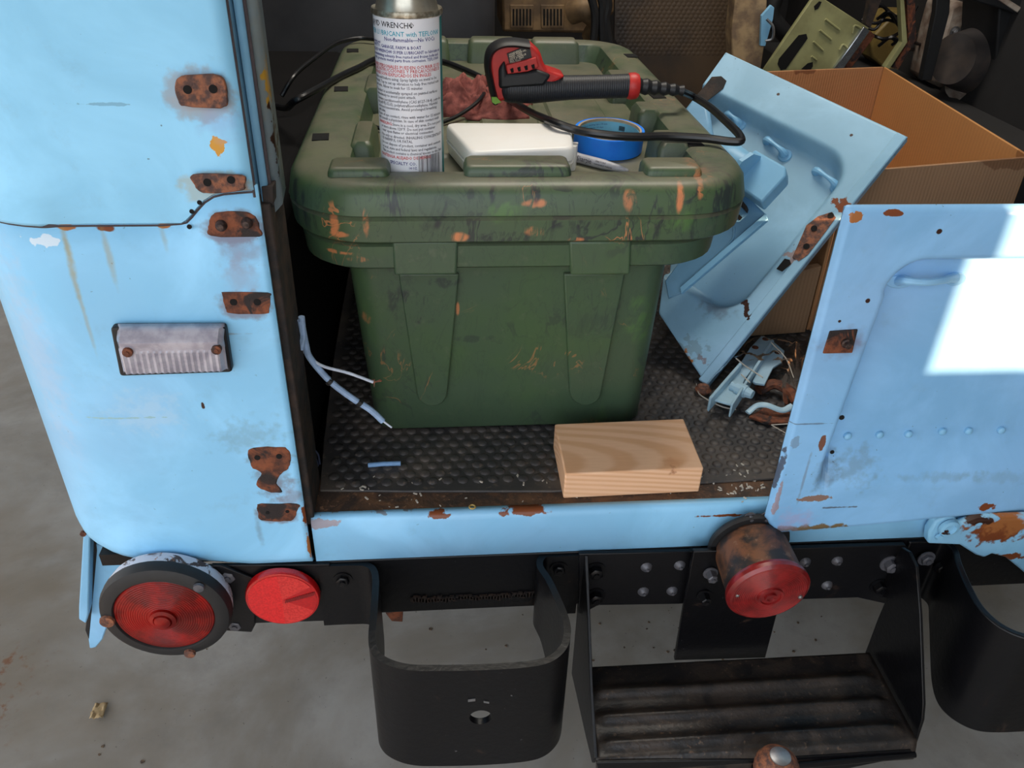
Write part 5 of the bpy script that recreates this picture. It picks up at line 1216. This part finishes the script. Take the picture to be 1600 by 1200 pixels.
# heater box with vents
y = 2.0
hx = thing('heater_box', 'tan metal heater box with two louvred vents, behind the bin', 'heater', tuple(PY(870, 50, y)))
obj('heater_case', G().prism(Q3([(783, -60), (960, -60), (960, 20), (925, 52), (785, 50)], y), (0, .18, 0)), 'tan', hx, bevel=.006)
for (x0_, x1_) in ((800, 832), (848, 880)):
    fr3 = obj('vent_frame', G().prism(Q3([(x0_ - 3, 8), (x1_ + 2, 8), (x1_ + 1, 44), (x0_ - 2, 44)], y - .004), (0, .004, 0)), 'tan', hx, bevel=.001)
    for k in range(6):
        xx = x0_ + 1 + k * (x1_ - x0_ - 3) / 5.5
        obj('vent_slot', G().prism(Q3([(xx, 14), (xx + 2.6, 14), (xx + 2.6, 40), (xx, 40)], y - .0052), (0, .001, 0)), 'hole', fr3)
obj('heater_duct', G().tube(cat([PY(893, 20, y - .03), PY(915, 15, y - .05), PY(935, 35, y - .04), PY(925, 60, y - .02)], 5), .025, 14), 'tan', hx)
# dark hoses hanging beside it
g = G()
for k, x in enumerate((925, 940, 950)): g.tube(cat([PY(x - 20, -60, y - .1), PY(x, 0, y - .1), PY(x + 5 - k * 4, 30, y - .1), PY(x + 2, 70, y - .1)], 5), .009, 8)
obj('hose_bundle', g, 'rubber', None, label='black hoses hanging beside the tan heater box', cat='hose')
# dimpled dark liner
def bm_(): 
    m = MB('dark_dusty_liner'); n = m.noise(5, 4); c = m.mix(m.ramp(n.outputs[0], .35, .65), lin((44, 42, 42)), lin((84, 68, 52))); return m.done(c, .48)
M['liner'] = bm_()
ly = 2.15
lin_ = obj('wall_liner', G().prism(Q3([(962, -80), (1150, -80), (1148, 30), (1142, 175), (1050, 200), (990, 110), (960, 60)], ly), (0, .01, 0)), 'liner', None, label='dark dusty rubber liner with a dimpled upper half, behind the power tool', cat='liner')
g = G(); r0 = 0
for j in range(16):
    for i in range(24):
        px = 966 + i * 7.6 + (3.8 if j % 2 else 0); py = -12 + j * 6.4
        if px > 1140: continue
        g.lathe([(.0055, 0), (.0035, .0004), (.0005, .0006)], PY(px, py, ly), (0, -1, 0), 8)
obj('liner_dimples', g, 'liner', lin_, kind='stuff')
# tan post
po = obj('body_post', G().prism(Q3([(1160, -100), (1203, -100), (1196, 60), (1186, 130), (1145, 108), (1143, 50)], 1.95), (0, .05, 0)), 'tan_light', None, label='worn tan door post with peeling paint', cat='post', bevel=.003)
obj('latch_plate', G().prism(Q3([(1190, 25), (1205, 8), (1210, 12), (1208, 30), (1196, 72), (1188, 72)], 1.93), (0, .01, 0)), 'blue_clean', po, bevel=.001)
obj('latch_ring', G().tube(cat([PY(1198, 30, 1.925), PY(1208, 42, 1.92), PY(1207, 60, 1.92), PY(1196, 64, 1.925)], 5), .003, 8), 'steel', po)
# olive slotted panel, leaning
oy = 1.98
ol = obj('slotted_panel', G().prism(Q3([(1275, -10), (1358, 44), (1325, 90), (1306, 115), (1190, 115), (1235, 48)], oy), (.0, .012, 0)), 'olive', None, label='olive cream metal panel with slots and a bright edge, tilted behind the cardboard box', cat='metal panel', bevel=.002)
M['slot_dark'] = M['hole']
def slot(pts, m='hole', nm='slot', y=oy - .0012): obj(nm, G().prism(Q3(pts, y), (0, .001, 0)), m, ol)
slot([(1215, 100), (1217, 92), (1248, 55), (1260, 53), (1262, 60), (1228, 108), (1220, 110)])
slot([(1252, 108), (1262, 99), (1270, 97), (1270, 104), (1266, 110)])
slot([(1272, 10), (1280, 2), (1284, 3), (1278, 14), (1273, 16)])
for a, b in [((1290, 30), (1312, 47)), ((1281, 47), (1299, 62)), ((1271, 65), (1286, 79)), ((1268, 88), (1276, 94))]:
    obj('pressed_bead', G().tube([PY(*a, oy - .002), PY(*b, oy - .001)], .0026, 8), 'olive', ol)
for pts in [[(1332, 52), (1336, 40), (1350, 48)], [(1312, 78), (1318, 70), (1330, 82)]]:
    obj('pressed_bead', G().tube(cat([PY(*q, oy - .002) for q in pts], 4), .0028, 8), 'olive', ol)
obj('bright_edge', G().prism(Q3([(1350, 42), (1360, 48), (1318, 108), (1303, 108)], oy - .01), (0, .02, 0)), 'chrome', ol, bevel=.002)
obj('brown_edge', G().prism(Q3([(1360, 48), (1368, 56), (1328, 110), (1318, 108)], oy - .006), (0, .03, 0)), 'rust', ol, bevel=.002)
# window frame channel
wf = obj('window_channel', G().prism(Q3([(1404, -60), (1414, -60), (1413, 0), (1418, 66), (1390, 108), (1383, 106), (1410, 66)], 1.95), (0, .02, 0)), 'olive', None, label='thin cream window channel frame bent at an angle above the box', cat='frame', bevel=.001)
obj('channel_rust', G().prism(Q3([(1415, -60), (1428, -60), (1432, 62), (1404, 108), (1394, 106), (1420, 66)], 1.955), (0, .02, 0)), 'rust', wf, bevel=.001)
# yellow tray / tank
M['yellowed'] = simple('yellowed_metal', (150, 128, 70), .4, scale=18, rgb2=(110, 92, 52))
obj('yellow_tray', G().prism(Q3([(1360, 60), (1400, 20), (1462, 22), (1450, 60), (1440, 120), (1395, 118), (1362, 90)], 2.25), (0, .1, 0)), 'yellowed', None, label='yellowed metal tray in the dark behind the window channel', cat='tray', bevel=.006)
obj('dark_strut', G().prism(Q3([(1372, -60), (1402, -60), (1360, 44), (1352, 38)], 1.93), (0, .02, 0)), 'jamb', None, label='dark diagonal strut crossing above the slotted panel', cat='strut', bevel=.001)
obj('black_bar', G().prism(Q3([(1468, -60), (1488, -60), (1484, 20), (1456, 126), (1440, 126), (1462, 20)], 1.90), (0, .02, 0)), 'rubber', None, label='straight black bar slanting up from the box corner', cat='bar', bevel=.002)
# jumble of cables
g = G(); rng = random.Random(9)
for k in range(9):
    x, yv = rng.uniform(1345, 1400), rng.uniform(0, 80); g.tube(cat([PY(x, yv, 2.1), PY(x + 20, yv + rng.uniform(-15, 15), 2.08), PY(x + 40, yv + rng.uniform(-15, 20), 2.1), PY(x + 62, yv + rng.uniform(-20, 20), 2.15)], 5), .004, 6)
obj('cable_tangle', g, 'cord', None, label='tangled dark cables behind the slotted panel', cat='cable', kind='stuff')
g = G()
g.tube(cat([PY(1232, 60, 2.1), PY(1205, 20, 2.1), PY(1225, -30, 2.1)], 5), .02, 12)
obj('round_hose', g, 'rubber', None, label='thick dark hose behind the tan post', cat='hose')
# dusty drum machine at right
mc = thing('gearbox', 'dusty cream and grey gearbox housing with a dark drum, top right behind the box', 'gearbox', tuple(PY(1520, 150, 2.0)))
obj('cream_cover', G().prism(Q3([(1486, 10), (1500, 2), (1530, 10), (1550, 60), (1530, 135), (1490, 148), (1455, 130), (1466, 80)], 2.02), (0, .12, 0)), 'cream_dirty', mc, bevel=.01)
dr = PY(1528, 95, 1.95)
M['drum'] = simple('dusty_dark_drum', (84, 74, 68), .5, scale=16, rgb2=(60, 56, 56))
obj('drum', G().lathe([(.055, .10), (.075, .02), (.082, -.02), (.082, -.03), (.070, -.032), (.02, -.030)], dr, V((-.75, -.35, .1)), 40), 'drum', mc)
obj('cover_bolt', G().hexbolt(PY(1492, 50, 2.015), (0, -1, 0), .009, .01), 'steel', mc)
obj('lug', G().lathe([(.03, 0), (.03, .03), (.015, .035)], PY(1495, 140, 1.96), (0, -.7, .7), 20), 'cream_dirty', mc)
bb = thing('black_cabinet', 'black painted metal frame at the upper right edge beyond the gearbox', 'cabinet', tuple(PY(1600, 150, 1.85)))
obj('upright', G().prism(Q3([(1566, -60), (1650, -60), (1650, 160), (1552, 150)], 1.85), (0, .15, 0)), 'rubber', bb, bevel=.004)
obj('top_rail', G().prism(Q3([(1500, -60), (1700, -60), (1700, 30), (1590, 22), (1500, -5)], 1.83), (0, .03, 0)), 'rubber', bb, bevel=.003)
obj('pale_edge', G().prism(Q3([(1530, -20), (1545, -20), (1596, 12), (1590, 20)], 1.825), (0, .01, 0)), 'cream_dirty', bb, bevel=.001)
obj('tunnel_cover', G().box((.98, 1.5, BED + .007), (1.25, 2.6, .80)), 'dark', veh, bevel=.01)
